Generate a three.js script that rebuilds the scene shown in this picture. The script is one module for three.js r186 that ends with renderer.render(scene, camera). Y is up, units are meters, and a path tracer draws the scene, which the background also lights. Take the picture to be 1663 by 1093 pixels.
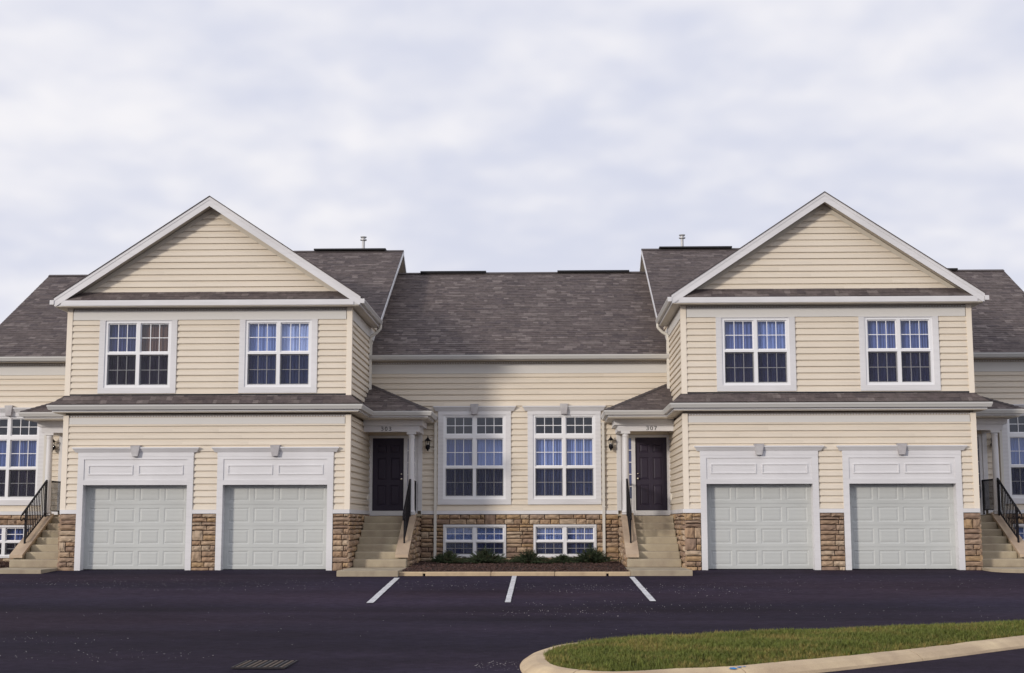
import * as THREE from 'three';
import { mergeGeometries } from 'three/addons/utils/BufferGeometryUtils.js';
import { RoundedBoxGeometry } from 'three/addons/geometries/RoundedBoxGeometry.js';
import { FontLoader } from 'three/addons/loaders/FontLoader.js';
import { TextGeometry } from 'three/addons/geometries/TextGeometry.js';

// ------------------------------------------------------------------ camera, sky, sun, exposure
const scene = new THREE.Scene();
const renderer = new THREE.WebGLRenderer({ antialias: true });
renderer.setSize(1024, 673);
renderer.toneMapping = THREE.LinearToneMapping;
renderer.toneMappingExposure = 1.4;
renderer.shadowMap.enabled = true;

const camera = new THREE.PerspectiveCamera(26.736, 1663 / 1093, 0.1, 900);
{
  const yaw = 0.024585, pitch = 0.130978, roll = -0.001368;
  camera.position.set(0.729, 1.09, 33.56);
  const f = new THREE.Vector3(-Math.sin(yaw) * Math.cos(pitch), Math.sin(pitch), -Math.cos(yaw) * Math.cos(pitch));
  camera.lookAt(camera.position.clone().add(f));
  camera.rotateZ(roll);
}
scene.add(camera);

// seeded random numbers and noise
function rng(seed) {
  let a = seed >>> 0;
  return () => { a = (a + 0x6D2B79F5) >>> 0; let t = a; t = Math.imul(t ^ (t >>> 15), t | 1); t ^= t + Math.imul(t ^ (t >>> 7), t | 61); return ((t ^ (t >>> 14)) >>> 0) / 4294967296; };
}
function hash2(x, y, s) { let h = Math.imul(x | 0, 374761393) + Math.imul(y | 0, 668265263) + Math.imul(s | 0, 974634777); h = Math.imul(h ^ (h >>> 13), 1274126177); return ((h ^ (h >>> 16)) >>> 0) / 4294967296; }
function vnoise(x, y, s = 0, per = 0) {
  const xi = Math.floor(x), yi = Math.floor(y), u = x - xi, v = y - yi, w = (n) => (per ? ((n % per) + per) % per : n);
  const a = u * u * (3 - 2 * u), b = v * v * (3 - 2 * v);
  const n00 = hash2(w(xi), w(yi), s), n10 = hash2(w(xi + 1), w(yi), s), n01 = hash2(w(xi), w(yi + 1), s), n11 = hash2(w(xi + 1), w(yi + 1), s);
  return (n00 * (1 - a) + n10 * a) * (1 - b) + (n01 * (1 - a) + n11 * a) * b;
}
function fbm(x, y, oct = 4, s = 0, per = 0) { let t = 0, a = 0.5, n = 0; for (let i = 0; i < oct; i++) { t += a * vnoise(x, y, s + i * 17, per); n += a; a *= 0.5; x *= 2; y *= 2; per *= 2; } return t / n; }
const smooth = (a, b, x) => { const t = Math.min(1, Math.max(0, (x - a) / (b - a))); return t * t * (3 - 2 * t); };
const lerp = (a, b, t) => a + (b - a) * t;

// thin broken overcast: cloud layer seen in perspective, same character in every direction
{
  const W = 2048, H = 1024, d = new Float32Array(W * H * 4);
  for (let j = 0; j < H; j++) {
    const el = ((j + 0.5) / H - 0.5) * Math.PI, ce = Math.cos(el), se = Math.sin(el);
    for (let i = 0; i < W; i++) {
      const az = ((i + 0.5) / W) * 2 * Math.PI, k = (j * W + i) * 4;
      const h = Math.max(se, 0) + 0.16, px = (ce * Math.cos(az)) / h, pz = (ce * Math.sin(az)) / h;
      const wx = (fbm(px * 2.2, pz * 2.2, 3, 5) - 0.5) * 0.9, wz = (fbm(px * 2.2 + 7, pz * 2.2, 3, 6) - 0.5) * 0.9;
      const big = fbm(px * 1.1 + wx * 0.5 + 3.1, pz * 1.1 + wz * 0.5 + 1.7, 3, 12), mid = fbm(px * 6.2 + wx, pz * 6.2 + wz, 4, 23), fine = fbm(px * 15 + wx * 2, pz * 15, 4, 37);
      const c = smooth(0.3, 0.8, 0.38 * big + 0.4 * mid + 0.22 * fine);
      const low = smooth(0.25, 0.0, se) * 0.35;
      const t = Math.min(1, c * (1 - low) + low * 0.75);
      d[k] = lerp(0.485, 0.665, t); d[k + 1] = lerp(0.505, 0.655, t); d[k + 2] = lerp(0.595, 0.675, t); d[k + 3] = 1;
    }
  }
  const sky = new THREE.DataTexture(d, W, H, THREE.RGBAFormat, THREE.FloatType);
  sky.mapping = THREE.EquirectangularReflectionMapping; sky.magFilter = THREE.LinearFilter; sky.minFilter = THREE.LinearFilter; sky.wrapS = THREE.RepeatWrapping; sky.needsUpdate = true;
  scene.background = sky; scene.environment = sky;
}
const sun = new THREE.DirectionalLight(new THREE.Color(1.0, 0.91, 0.8), 1.38);
sun.position.set(-63.7, 24.2, 73.2);
sun.target.position.set(0, 0, 0);
sun.castShadow = true; sun.shadow.radius = 11; sun.shadow.mapSize.set(4096, 4096);
Object.assign(sun.shadow.camera, { left: -30, right: 30, top: 25, bottom: -25, near: 10, far: 220 });
scene.add(sun, sun.target);

// ------------------------------------------------------------------ textures and materials
function tex(size, fn, srgb = true) {
  const a = new Uint8Array(size * size * 4);
  for (let j = 0; j < size; j++) for (let i = 0; i < size; i++) { const c = fn(i / size, j / size), k = (j * size + i) * 4; a[k] = c[0]; a[k + 1] = c[1]; a[k + 2] = c[2]; a[k + 3] = 255; }
  const t = new THREE.DataTexture(a, size, size); t.wrapS = t.wrapT = THREE.RepeatWrapping; t.magFilter = THREE.LinearFilter; t.minFilter = THREE.LinearMipmapLinearFilter;
  t.generateMipmaps = true; if (srgb) t.colorSpace = THREE.SRGBColorSpace; t.needsUpdate = true; return t;
}
const grey = (v) => { const g = Math.max(0, Math.min(255, v)); return [g, g, g]; };
const T = {
  asphalt: tex(1024, (u, v) => { const n = fbm(u * 24, v * 24, 4, 1, 24), f = hash2(u * 1024, v * 1024, 3), g = vnoise(u * 256, v * 256, 9, 256); return grey(196 + (n - 0.5) * 60 + (f - 0.5) * 46 + (g > 0.9 ? 40 : 0)); }),
  asphaltBump: tex(512, (u, v) => grey(128 + (vnoise(u * 128, v * 128, 2, 128) - 0.5) * 150 + (hash2(u * 512, v * 512, 8) - 0.5) * 90), false),
  concrete: tex(512, (u, v) => { const n = fbm(u * 6, v * 6, 5, 4, 6), f = hash2(u * 512, v * 512, 5); const k = 214 + (n - 0.5) * 70 + (f - 0.5) * 22; return [k, k - 2 + (n - 0.5) * 8, k - 5]; }),
  rock: tex(512, (u, v) => { const n = fbm(u * 7, v * 9, 5, 14, 7), f = hash2(u * 512, v * 512, 15); return grey(215 + (n - 0.5) * 80 + (f - 0.5) * 30); }),
  rockBump: tex(512, (u, v) => grey(128 + (fbm(u * 12, v * 16, 5, 19, 12) - 0.5) * 230), false),
  grit: tex(512, (u, v) => grey(205 + (fbm(u * 20, v * 20, 4, 44, 20) - 0.5) * 60 + (hash2(u * 512, v * 512, 21) - 0.5) * 70)),
  vinyl: tex(512, (u, v) => grey(240 + (fbm(u * 4, v * 40, 4, 61, 4) - 0.5) * 16 + (fbm(u * 3, v * 3, 3, 62, 3) - 0.5) * 14)),
};
const std = (c, o = {}) => { const m = o.specularIntensity !== undefined ? new THREE.MeshPhysicalMaterial({ roughness: 0.7, ...o }) : new THREE.MeshStandardMaterial({ roughness: 0.7, ...o }); m.color.setRGB(c[0], c[1], c[2]); return m; };
const M = {
  siding: [[0.86, 0.765, 0.635], [0.87, 0.777, 0.647], [0.85, 0.755, 0.623]].map((c) => std(c, { roughness: 0.55, map: T.vinyl })),
  corner: std([0.85, 0.76, 0.64], { roughness: 0.55 }),
  sheath: std([0.2, 0.16, 0.12], { roughness: 0.9 }),
  mortar: std([0.085, 0.05, 0.04], { roughness: 0.95, map: T.grit }),
  trim: std([0.82, 0.81, 0.825], { roughness: 0.5, map: T.vinyl }),
  vinylWhite: std([0.84, 0.84, 0.86], { roughness: 0.4 }),
  gutter: std([0.56, 0.55, 0.53], { roughness: 0.35 }),
  downspout: std([0.7, 0.67, 0.61], { roughness: 0.4 }),
  returnStrip: std([0.5, 0.44, 0.38], { roughness: 0.6 }),
  frieze: std([0.7, 0.685, 0.66], { roughness: 0.55 }),
  keystone: std([0.72, 0.71, 0.74], { roughness: 0.7, map: T.concrete }),
  soffit: std([0.6, 0.55, 0.47], { roughness: 0.6 }),
  garage: std([0.61, 0.63, 0.615], { roughness: 0.5, map: T.vinyl }),
  door: std([0.022, 0.014, 0.034], { roughness: 0.6 }),
  brass: std([0.75, 0.7, 0.62], { roughness: 0.25, metalness: 1 }),
  black: std([0.008, 0.007, 0.01], { roughness: 0.55, specularIntensity: 0.4 }),
  pipe: std([0.5, 0.5, 0.51], { roughness: 0.5, metalness: 0.3 }),
  deck: std([0.09, 0.075, 0.075], { roughness: 0.95 }),
  shingle: std([1, 1, 1], { roughness: 0.95, vertexColors: true, map: T.grit }),
  vent: std([0.016, 0.016, 0.02], { roughness: 0.8 }),
  steps: std([0.58, 0.5, 0.37], { roughness: 0.85, map: T.concrete }),
  cap: std([0.72, 0.565, 0.42], { roughness: 0.85, map: T.concrete }),
  kerb: std([0.82, 0.64, 0.42], { roughness: 0.85, map: T.concrete }),
  stone: [[0.52, 0.345, 0.22], [0.44, 0.3, 0.2], [0.6, 0.43, 0.29], [0.47, 0.335, 0.24], [0.55, 0.37, 0.21], [0.64, 0.49, 0.35], [0.39, 0.265, 0.19]].map((c) => std(c, { roughness: 0.9, map: T.rock, bumpMap: T.rockBump, bumpScale: 0.004 })),
  asphalt: std([0.056, 0.041, 0.07], { roughness: 0.95, specularIntensity: 0.15, map: T.asphalt, bumpMap: T.asphaltBump, bumpScale: 0.004, vertexColors: true }),
  line: std([0.95, 0.95, 0.97], { roughness: 0.7, map: T.grit }),
  grassGround: std([0.05, 0.06, 0.02], { roughness: 1 }),
  mulch: std([0.05, 0.03, 0.027], { roughness: 1, map: T.grit }),
  iron: std([0.03, 0.026, 0.03], { roughness: 0.6, metalness: 0.5 }),
  rust: std([0.1, 0.07, 0.05], { roughness: 0.7, metalness: 0.3 }),
  blue: std([0.02, 0.2, 0.5], { roughness: 0.8 }),
  dark: std([0.01, 0.01, 0.012], { roughness: 1 }),
  lampGlass: new THREE.MeshPhysicalMaterial({ color: 0xffffff, roughness: 0.05, transmission: 1, thickness: 0, ior: 1.5 }),
  screen: new THREE.MeshStandardMaterial({ color: new THREE.Color(0.02, 0.018, 0.028), roughness: 0.9, transparent: true, opacity: 0.28 }),
};
M.glass = new THREE.MeshPhysicalMaterial({ roughness: 0.015, transmission: 1, thickness: 0, ior: 1.52 });
M.glass.color.setRGB(0.8, 0.85, 0.96);
for (const m of Object.values(M).flat()) m.side = THREE.DoubleSide;

// ------------------------------------------------------------------ helpers
const used = new Map();
const numbered = (n) => { const k = used.get(n) ?? 0; used.set(n, k + 1); return k ? `${n}_${String(k).padStart(3, '0')}` : n; };
function tag(o, label, category, group) { o.userData.label = label; o.userData.category = category; if (group) o.userData.group = group; return o; }
function thing(name, pos, label, category, group) { const g = new THREE.Group(); g.name = numbered(name); g.position.set(...pos); scene.add(g); return tag(g, label, category, group); }
function mesh(name, geo, mat, parent = scene) { const m = new THREE.Mesh(geo, mat); m.name = parent === scene ? numbered(name) : name; m.castShadow = m.receiveShadow = true; parent.add(m); return m; }
function struct(name, geo, mat) { const m = mesh(name, geo, mat); m.userData.kind = 'structure'; return m; }
function part(name, parent) { const g = new THREE.Group(); g.name = name; parent.add(g); return g; }
const V = (x, y, z) => new THREE.Vector3(x, y, z);
function uvBox(g, k = 1) {
  const p = g.attributes.position, n = g.attributes.normal, uv = new Float32Array(p.count * 2);
  for (let i = 0; i < p.count; i++) {
    const ax = Math.abs(n.getX(i)), ay = Math.abs(n.getY(i)), az = Math.abs(n.getZ(i)); let u, v;
    if (az >= ax && az >= ay) { u = p.getX(i); v = p.getY(i); } else if (ax >= ay) { u = p.getZ(i) + 0.37; v = p.getY(i); } else { u = p.getX(i); v = p.getZ(i) + 0.21; }
    uv[2 * i] = u * k; uv[2 * i + 1] = v * k;
  }
  g.setAttribute('uv', new THREE.BufferAttribute(uv, 2)); return g;
}
function box(x0, x1, y0, y1, z0, z1) {
  const g = new THREE.BoxGeometry(Math.abs(x1 - x0), Math.abs(y1 - y0), Math.abs(z1 - z0)).translate((x0 + x1) / 2, (y0 + y1) / 2, (z0 + z1) / 2);
  return uvBox(g, 0.5);
}
function rbox(x0, x1, y0, y1, z0, z1, r = 0.012) {
  const g = new RoundedBoxGeometry(Math.abs(x1 - x0), Math.abs(y1 - y0), Math.abs(z1 - z0), 2, r).translate((x0 + x1) / 2, (y0 + y1) / 2, (z0 + z1) / 2);
  return uvBox(g, 0.5);
}
const merge = (list) => mergeGeometries(list.map((g) => { const h = g.index ? g.toNonIndexed() : g.clone(); for (const k of Object.keys(h.attributes)) if (!['position', 'normal', 'uv'].includes(k)) h.deleteAttribute(k); return h; }));
function tris(list) { // list of [a,b,c] Vector3 triples, flat shaded
  const p = new Float32Array(list.length * 9); let k = 0;
  for (const t of list) for (const v of t) { p[k++] = v.x; p[k++] = v.y; p[k++] = v.z; }
  const g = new THREE.BufferGeometry(); g.setAttribute('position', new THREE.BufferAttribute(p, 3)); g.computeVertexNormals(); return uvBox(g, 0.5);
}
function slab(pts, off) { // convex polygon extruded along off
  const q = pts.map((p) => p.clone().add(off)), l = [], n = pts.length;
  for (let i = 1; i < n - 1; i++) { l.push([pts[0], pts[i], pts[i + 1]], [q[0], q[i + 1], q[i]]); }
  for (let i = 0; i < n; i++) { const j = (i + 1) % n; l.push([pts[i], q[i], q[j]], [pts[i], q[j], pts[j]]); }
  const a = V().crossVectors(pts[1].clone().sub(pts[0]), pts[2].clone().sub(pts[0]));
  if (a.dot(off) > 0) for (const t of l) t.reverse();
  return tris(l);
}
function shapeRect(x0, x1, y0, y1, Cls = THREE.Shape) { const s = new Cls(); s.moveTo(x0, y0); s.lineTo(x1, y0); s.lineTo(x1, y1); s.lineTo(x0, y1); s.closePath(); return s; }
function plate(outer, holes, z0, z1) { // flat plate with rectangular holes, faces +z
  const s = Array.isArray(outer[0]) ? new THREE.Shape(outer.map((p) => new THREE.Vector2(...p))) : shapeRect(...outer);
  for (const h of holes) s.holes.push(shapeRect(...h, THREE.Path));
  return uvBox(new THREE.ExtrudeGeometry(s, { depth: z1 - z0, bevelEnabled: false }).translate(0, 0, z0), 0.5);
}
function sweep(profile, path, y) { // profile [[outward, up]...] closed, path [[x,z]...] polyline seen from above; outward = left of travel
  const n = path.length, rings = [];
  for (let i = 0; i < n; i++) {
    const dir = (a, b) => { const l = Math.hypot(b[0] - a[0], b[1] - a[1]); return [(b[0] - a[0]) / l, (b[1] - a[1]) / l]; };
    const d0 = i ? dir(path[i - 1], path[i]) : dir(path[0], path[1]), d1 = i < n - 1 ? dir(path[i], path[i + 1]) : d0;
    const o0 = [-d0[1], d0[0]], o1 = [-d1[1], d1[0]]; let m = [o0[0] + o1[0], o0[1] + o1[1]]; const l = m[0] * m[0] + m[1] * m[1]; m = [m[0] * 2 / l, m[1] * 2 / l];
    rings.push(profile.map(([o, h]) => V(path[i][0] + m[0] * o, y + h, path[i][1] + m[1] * o)));
  }
  const t = [], k = profile.length;
  for (let i = 0; i < n - 1; i++) for (let j = 0; j < k; j++) { const e = (j + 1) % k, a = rings[i][j], b = rings[i][e], c = rings[i + 1][e], d = rings[i + 1][j]; t.push([a, b, c], [a, c, d]); }
  for (const [r, f] of [[rings[0], 1], [rings[n - 1], 0]]) for (let j = 1; j < k - 1; j++) t.push(f ? [r[0], r[j + 1], r[j]] : [r[0], r[j], r[j + 1]]);
  return tris(t);
}
function bar(a, b, r, seg = 6) { // round bar between two points
  const d = b.clone().sub(a), g = new THREE.CylinderGeometry(r, r, d.length(), seg); g.translate(0, d.length() / 2, 0);
  g.applyQuaternion(new THREE.Quaternion().setFromUnitVectors(V(0, 1, 0), d.clone().normalize())); return g.translate(a.x, a.y, a.z);
}
function frustum(x0, x1, y0, y1, z0, out0, out1) { // crown moulding: grows outward with height, against plane z0
  const P = [V(x0 - out0, y0, z0), V(x1 + out0, y0, z0), V(x1 + out0, y0, z0 + out0), V(x0 - out0, y0, z0 + out0)], Q = [V(x0 - out1, y1, z0), V(x1 + out1, y1, z0), V(x1 + out1, y1, z0 + out1), V(x0 - out1, y1, z0 + out1)];
  const t = [[P[0], P[1], P[2]], [P[0], P[2], P[3]], [Q[0], Q[2], Q[1]], [Q[0], Q[3], Q[2]]];
  for (let i = 0; i < 4; i++) { const j = (i + 1) % 4; t.push([P[i], Q[i], Q[j]], [P[i], Q[j], P[j]]); }
  for (const k of t) k.reverse();
  return tris(t);
}

// ------------------------------------------------------------------ ground profile
function gy(z) { if (z <= 0) return 0; if (z < 9) return -0.036 * z; if (z < 33) return -0.324 - 0.012 * (z - 9); return -0.612; }
{
  const g = new THREE.PlaneGeometry(900, 900).rotateX(-Math.PI / 2).translate(0, -0.75, 0);
  struct('ground', uvBox(g, 0.2), M.grassGround);
}
{ // the asphalt lot
  const xs = [], zs = [];
  for (let x = -60; x <= 60.01; x += Math.abs(x) < 16 ? 0.16 : 2) xs.push(x);
  for (let z = -0.5; z <= 60.01; z += z < 20 ? 0.16 : 1) zs.push(z);
  const pos = [], col = [], uv = [], idx = [];
  for (const z of zs) for (const x of xs) {
    pos.push(x, gy(z) + (fbm(x * 0.7, z * 0.7, 3, 71) - 0.5) * 0.012, z); uv.push(x / 2.6, z / 2.6);
    const band = fbm(x * 0.05 + 3, z * 0.85, 4, 81), patch = fbm(x * 0.35, z * 0.5, 4, 91), warm = fbm(x * 0.12 + 9, z * 0.45, 3, 95);
    const k = 0.86 + (band - 0.5) * 0.75 + (patch - 0.5) * 0.7, w = (warm - 0.5) * 0.3;
    col.push(k * (1 + w), k, k * (1 - w * 0.6));
  }
  const nx = xs.length;
  for (let j = 0; j < zs.length - 1; j++) for (let i = 0; i < nx - 1; i++) { const a = j * nx + i; idx.push(a, a + nx, a + 1, a + 1, a + nx, a + nx + 1); }
  const g = new THREE.BufferGeometry(); g.setAttribute('position', new THREE.Float32BufferAttribute(pos, 3)); g.setAttribute('uv', new THREE.Float32BufferAttribute(uv, 2)); g.setAttribute('color', new THREE.Float32BufferAttribute(col, 3)); g.setIndex(idx); g.computeVertexNormals();
  struct('parking_lot', g, M.asphalt);
}

// ------------------------------------------------------------------ building pieces
const EXP = 0.1524, ZD = -3.766, HALF = 3.4, CX = 7.372;   // siding exposure, recessed wall plane, half width of a garage block, its centre
const PROFILE = [[0, 0.038], [0.01, 0.0395], [0.088, 0.031], [0.106, 0.018], [0.126, 0.007], [EXP, 0.003]];
const boardCache = new Map();
function boardGeo(ya, yb) { // unit length along x, profile between heights ya..yb of one course
  const key = ya.toFixed(3) + '_' + yb.toFixed(3);
  if (!boardCache.has(key)) {
    const at = (y) => { for (let i = 0; i < PROFILE.length - 1; i++) { const [a, za] = PROFILE[i], [b, zb] = PROFILE[i + 1]; if (y <= b + 1e-6) return lerp(za, zb, (y - a) / (b - a)); } return PROFILE.at(-1)[1]; };
    const ys = [ya, ...PROFILE.map((p) => p[0]).filter((y) => y > ya + 1e-4 && y < yb - 1e-4), yb];
    const pr = [[0, ya], ...ys.map((y) => [at(y), y]), [0, yb]], t = [];
    const L = pr.map(([z, y]) => V(0, y, z)), R = pr.map(([z, y]) => V(1, y, z));
    for (let i = 0; i < pr.length - 1; i++) t.push([L[i], R[i], R[i + 1]], [L[i], R[i + 1], L[i + 1]]);
    for (let i = 1; i < pr.length - 1; i++) t.push([L[0], L[i], L[i + 1]].reverse(), [R[0], R[i], R[i + 1]]);
    boardCache.set(key, tris(t));
  }
  return boardCache.get(key);
}
const sideRand = rng(5);
// lay siding courses on a wall. place(mesh, s0) puts a board whose local x runs along the wall
function siding(parent, s0, s1, y0, y1, cuts, place, clip) {
  for (let k = 0, y = y0; y < y1 - 0.012; k++, y += EXP) {
    const top = Math.min(y + EXP, y1); let lo = s0, hi = s1;
    if (clip) { [lo, hi] = clip((y + top) / 2); if (hi - lo < 0.05) continue; }
    const put = (a, b, ya, yb) => {
      if (b - a < 0.012 || yb - ya < 0.012) return;
      if (b - a > 3.8) { const c = Math.max(a + 0.9, Math.min(b - 0.9, a + 3.66 * (0.3 + 0.7 * sideRand()))); put(a, c, ya, yb); put(c - 0.03, b, ya, yb); return; }   // lap joint
      const m = mesh('siding_board', boardGeo(ya, yb), M.siding[Math.floor(sideRand() * 3)], parent); m.scale.x = b - a; m.scale.z = 0.96 + sideRand() * 0.1; place(m, a, y + (sideRand() - 0.5) * 0.002);
    };
    const hit = cuts.filter((c) => c[2] < top - 0.004 && c[3] > y + 0.004 && c[1] > lo && c[0] < hi).sort((a, b) => a[0] - b[0]);
    let x = lo;
    for (const c of hit) {
      put(x, Math.max(x, c[0]), 0, top - y);
      if (c[2] > y + 0.012) put(Math.max(x, c[0]), Math.min(hi, c[1]), 0, c[2] - y);
      if (c[3] < top - 0.012) put(Math.max(x, c[0]), Math.min(hi, c[1]), c[3] - y, top - y);
      x = Math.max(x, c[1]);
    }
    put(x, hi, 0, top - y);
  }
}
const onFront = (z) => (m, s, y) => m.position.set(s, y, z);
const onSide = (x, t) => (m, s, y) => { m.rotation.y = t > 0 ? Math.PI / 2 : -Math.PI / 2; m.position.set(x, y, t > 0 ? -s : s); };   // t: which way the wall faces; s = -z for t>0, s = z for t<0

// split-face stones: a few rough variants, stretched to fit
const stoneGeos = [];
for (let v = 0; v < 10; v++) {
  const r = rng(100 + v), nx = 5, ny = 3, P = [];
  for (let j = 0; j <= ny; j++) for (let i = 0; i <= nx; i++) {
    const ex = i === 0 || i === nx, ey = j === 0 || j === ny;
    const x = i / nx - 0.5 + (ex ? (r() - 0.5) * 0.02 : (r() - 0.5) * 0.1), y = j / ny - 0.5 + (ey ? (r() - 0.5) * 0.07 : (r() - 0.5) * 0.14);
    P.push(V(x, y, ex || ey ? 0.4 + r() * 0.15 : 0.72 + r() * 0.28));
  }
  const t = [], at = (i, j) => P[j * (nx + 1) + i];
  for (let j = 0; j < ny; j++) for (let i = 0; i < nx; i++) { const a = at(i, j), b = at(i + 1, j), c = at(i + 1, j + 1), d = at(i, j + 1); if (r() < 0.5) t.push([a, b, c], [a, c, d]); else t.push([a, b, d], [b, c, d]); }
  const edge = [];
  for (let i = 0; i < nx; i++) edge.push([at(i, 0), at(i + 1, 0)]);
  for (let j = 0; j < ny; j++) edge.push([at(nx, j), at(nx, j + 1)]);
  for (let i = nx; i > 0; i--) edge.push([at(i, ny), at(i - 1, ny)]);
  for (let j = ny; j > 0; j--) edge.push([at(0, j), at(0, j - 1)]);
  for (const [a, b] of edge) { const a0 = V(a.x, a.y, -0.3), b0 = V(b.x, b.y, -0.3); t.push([a0, b0, b], [a0, b, a]); }
  const g = tris(t), p = g.attributes.position, uv = new Float32Array(p.count * 2), ou = r(), ov = r();
  for (let i = 0; i < p.count; i++) { uv[2 * i] = p.getX(i) * 0.45 + ou; uv[2 * i + 1] = p.getY(i) * 0.2 + p.getZ(i) * 0.1 + ov; }
  g.setAttribute('uv', new THREE.BufferAttribute(uv, 2));
  stoneGeos.push(g);
}
function stones(parent, s0, s1, y0, y1, cuts, seed, place, under) {
  const r = rng(seed); let y = y0;
  const put = (a, b, c, d) => {
    if (b - a < 0.03 || d - c < 0.03) return;
    if (under) { const lim = Math.min(under(a), under(b)); if (c > lim - 0.04) return; d = Math.min(d, lim); }
    const j = 0.02, m = mesh('stone', stoneGeos[Math.floor(r() * 10)], M.stone[Math.floor(r() * M.stone.length)], parent);
    m.scale.set(b - a - j, d - c - j, 0.055 + r() * 0.02); place(m, (a + b) / 2, (c + d) / 2);
  };
  const row = (a, b, c, d, mn, mx) => { let x = a; while (x < b - 0.001) { let w = lerp(mn, mx, r()); if (b - x - w < 0.1) w = b - x; if (w > mx * 1.35) w /= 2; put(x, x + w, c, d); x += w; } };
  while (y < y1 - 0.02) {
    let h = 0.22 + r() * 0.06; if (y1 - y - h < 0.12) h = y1 - y; if (h > 0.3) h /= 2;
    for (const c of cuts) for (const e of [c[2], c[3]]) if (e > y + 0.02 && e < y + 0.44) h = e - y > 0.3 ? (e - y) / 2 : e - y;
    const free = []; let x = s0;
    for (const c of cuts.filter((c) => c[2] < y + h * 0.75 && c[3] > y + h * 0.25).sort((p, q) => p[0] - q[0])) { if (c[0] > x) free.push([x, c[0]]); x = Math.max(x, c[1]); }
    if (x < s1) free.push([x, s1]);
    for (const [a, b] of free) {
      let u = a;
      while (u < b - 0.001) {
        if (h > 0.16 && r() < 0.2) { let w = 0.15 + r() * 0.16; if (b - u - w < 0.08) w = b - u; if (w < 0.34) { put(u, u + w, y, y + h); u += w; continue; } }
        let w = 0.5 + r() * 0.5; if (b - u - w < 0.22) w = b - u;
        if (h > 0.16) { const m = y + h * (0.42 + r() * 0.16); row(u, u + w, y, m, 0.2, 0.46); row(u, u + w, m, y + h, 0.2, 0.46); } else row(u, u + w, y, y + h, 0.2, 0.46);
        u += w;
      }
    }
    y += h;
  }
}
const stoneFront = (z) => (m, s, y) => m.position.set(s, y, z + 0.004);
const stoneSide = (x, t) => (m, s, y) => { m.rotation.y = t * Math.PI / 2; m.position.set(x + t * 0.004, y, s); };   // s is z

// shingled slope. O = eave start, U along the eave, S up the slope, poly in (s,t)
const shingleTones = [[0.172, 0.137, 0.132], [0.156, 0.123, 0.122], [0.19, 0.152, 0.146], [0.134, 0.106, 0.109], [0.27, 0.224, 0.212], [0.215, 0.175, 0.167]];
function clipPoly(p, poly) {
  let out = p; const n = poly.length; let area = 0; for (let i = 0; i < n; i++) { const a = poly[i], b = poly[(i + 1) % n]; area += a[0] * b[1] - b[0] * a[1]; }
  for (let i = 0; i < n && out.length; i++) {
    const a = poly[i], b = poly[(i + 1) % n], side = (q) => Math.sign(area) * ((b[0] - a[0]) * (q[1] - a[1]) - (b[1] - a[1]) * (q[0] - a[0])), src = out; out = [];
    for (let k = 0; k < src.length; k++) { const c = src[k], d = src[(k + 1) % src.length], sc = side(c), sd = side(d); if (sc >= 0) out.push(c); if (sc >= 0 !== sd >= 0) { const f = sc / (sc - sd); out.push([lerp(c[0], d[0], f), lerp(c[1], d[1], f)]); } }
  }
  return out;
}
function shingles(parent, O, U, S, poly, seed, course = 0.142) {
  const r = rng(seed), N = V().crossVectors(U, S).normalize(); if (N.y < 0) N.negate();
  const smin = Math.min(...poly.map((p) => p[0])), smax = Math.max(...poly.map((p) => p[0])), tmax = Math.max(...poly.map((p) => p[1]));
  const pos = [], col = [], uv = [];
  const tri = (a, b, c, k, ta, tb, tc) => { for (const [v, t] of [[a, ta], [b, tb], [c, tc]]) { pos.push(v.x, v.y, v.z); col.push(...k); uv.push(t[0] * 0.7, t[1] * 0.7); } };
  for (let t0 = 0; t0 < tmax; t0 += course) {
    let s = smin - r() * 0.4; const t1 = t0 + course + 0.015;
    while (s < smax) {
      const w = r() < 0.45 ? 0.08 + r() * 0.1 : 0.16 + r() * 0.26, pick = r(), c = shingleTones[pick < 0.34 ? 0 : pick < 0.56 ? 1 : pick < 0.68 ? 2 : pick < 0.8 ? 3 : pick < 0.9 ? 4 : 5], j = 0.93 + r() * 0.14, k = c.map((x) => x * j), th = r() < 0.5 ? 0.013 : 0.007;
      const q = clipPoly([[s, t0], [s + w, t0], [s + w, t1], [s, t1]], poly);
      if (q.length > 2) {
        const L = q.map(([a, b]) => O.clone().addScaledVector(U, a).addScaledVector(S, b).addScaledVector(N, lerp(th, 0.002, (b - t0) / (t1 - t0))));
        for (let i = 1; i < q.length - 1; i++) tri(L[0], L[i], L[i + 1], k, q[0], q[i], q[i + 1]);
        for (let i = 0; i < q.length; i++) { const e = (i + 1) % q.length; if (Math.abs(q[i][1] - t0) < 1e-5 && Math.abs(q[e][1] - t0) < 1e-5) { const a = L[i].clone().addScaledVector(N, -th), b = L[e].clone().addScaledVector(N, -th); tri(L[i], a, b, k, q[i], q[i], q[e]); tri(L[i], b, L[e], k, q[i], q[e], q[e]); } }
      }
      s += w;
    }
  }
  const g = new THREE.BufferGeometry(); g.setAttribute('position', new THREE.Float32BufferAttribute(pos, 3)); g.setAttribute('color', new THREE.Float32BufferAttribute(col, 3)); g.setAttribute('uv', new THREE.Float32BufferAttribute(uv, 2)); g.computeVertexNormals();
  const m = mesh('shingles', g, M.shingle, parent); m.userData.kind = 'stuff'; return m;
}
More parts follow.
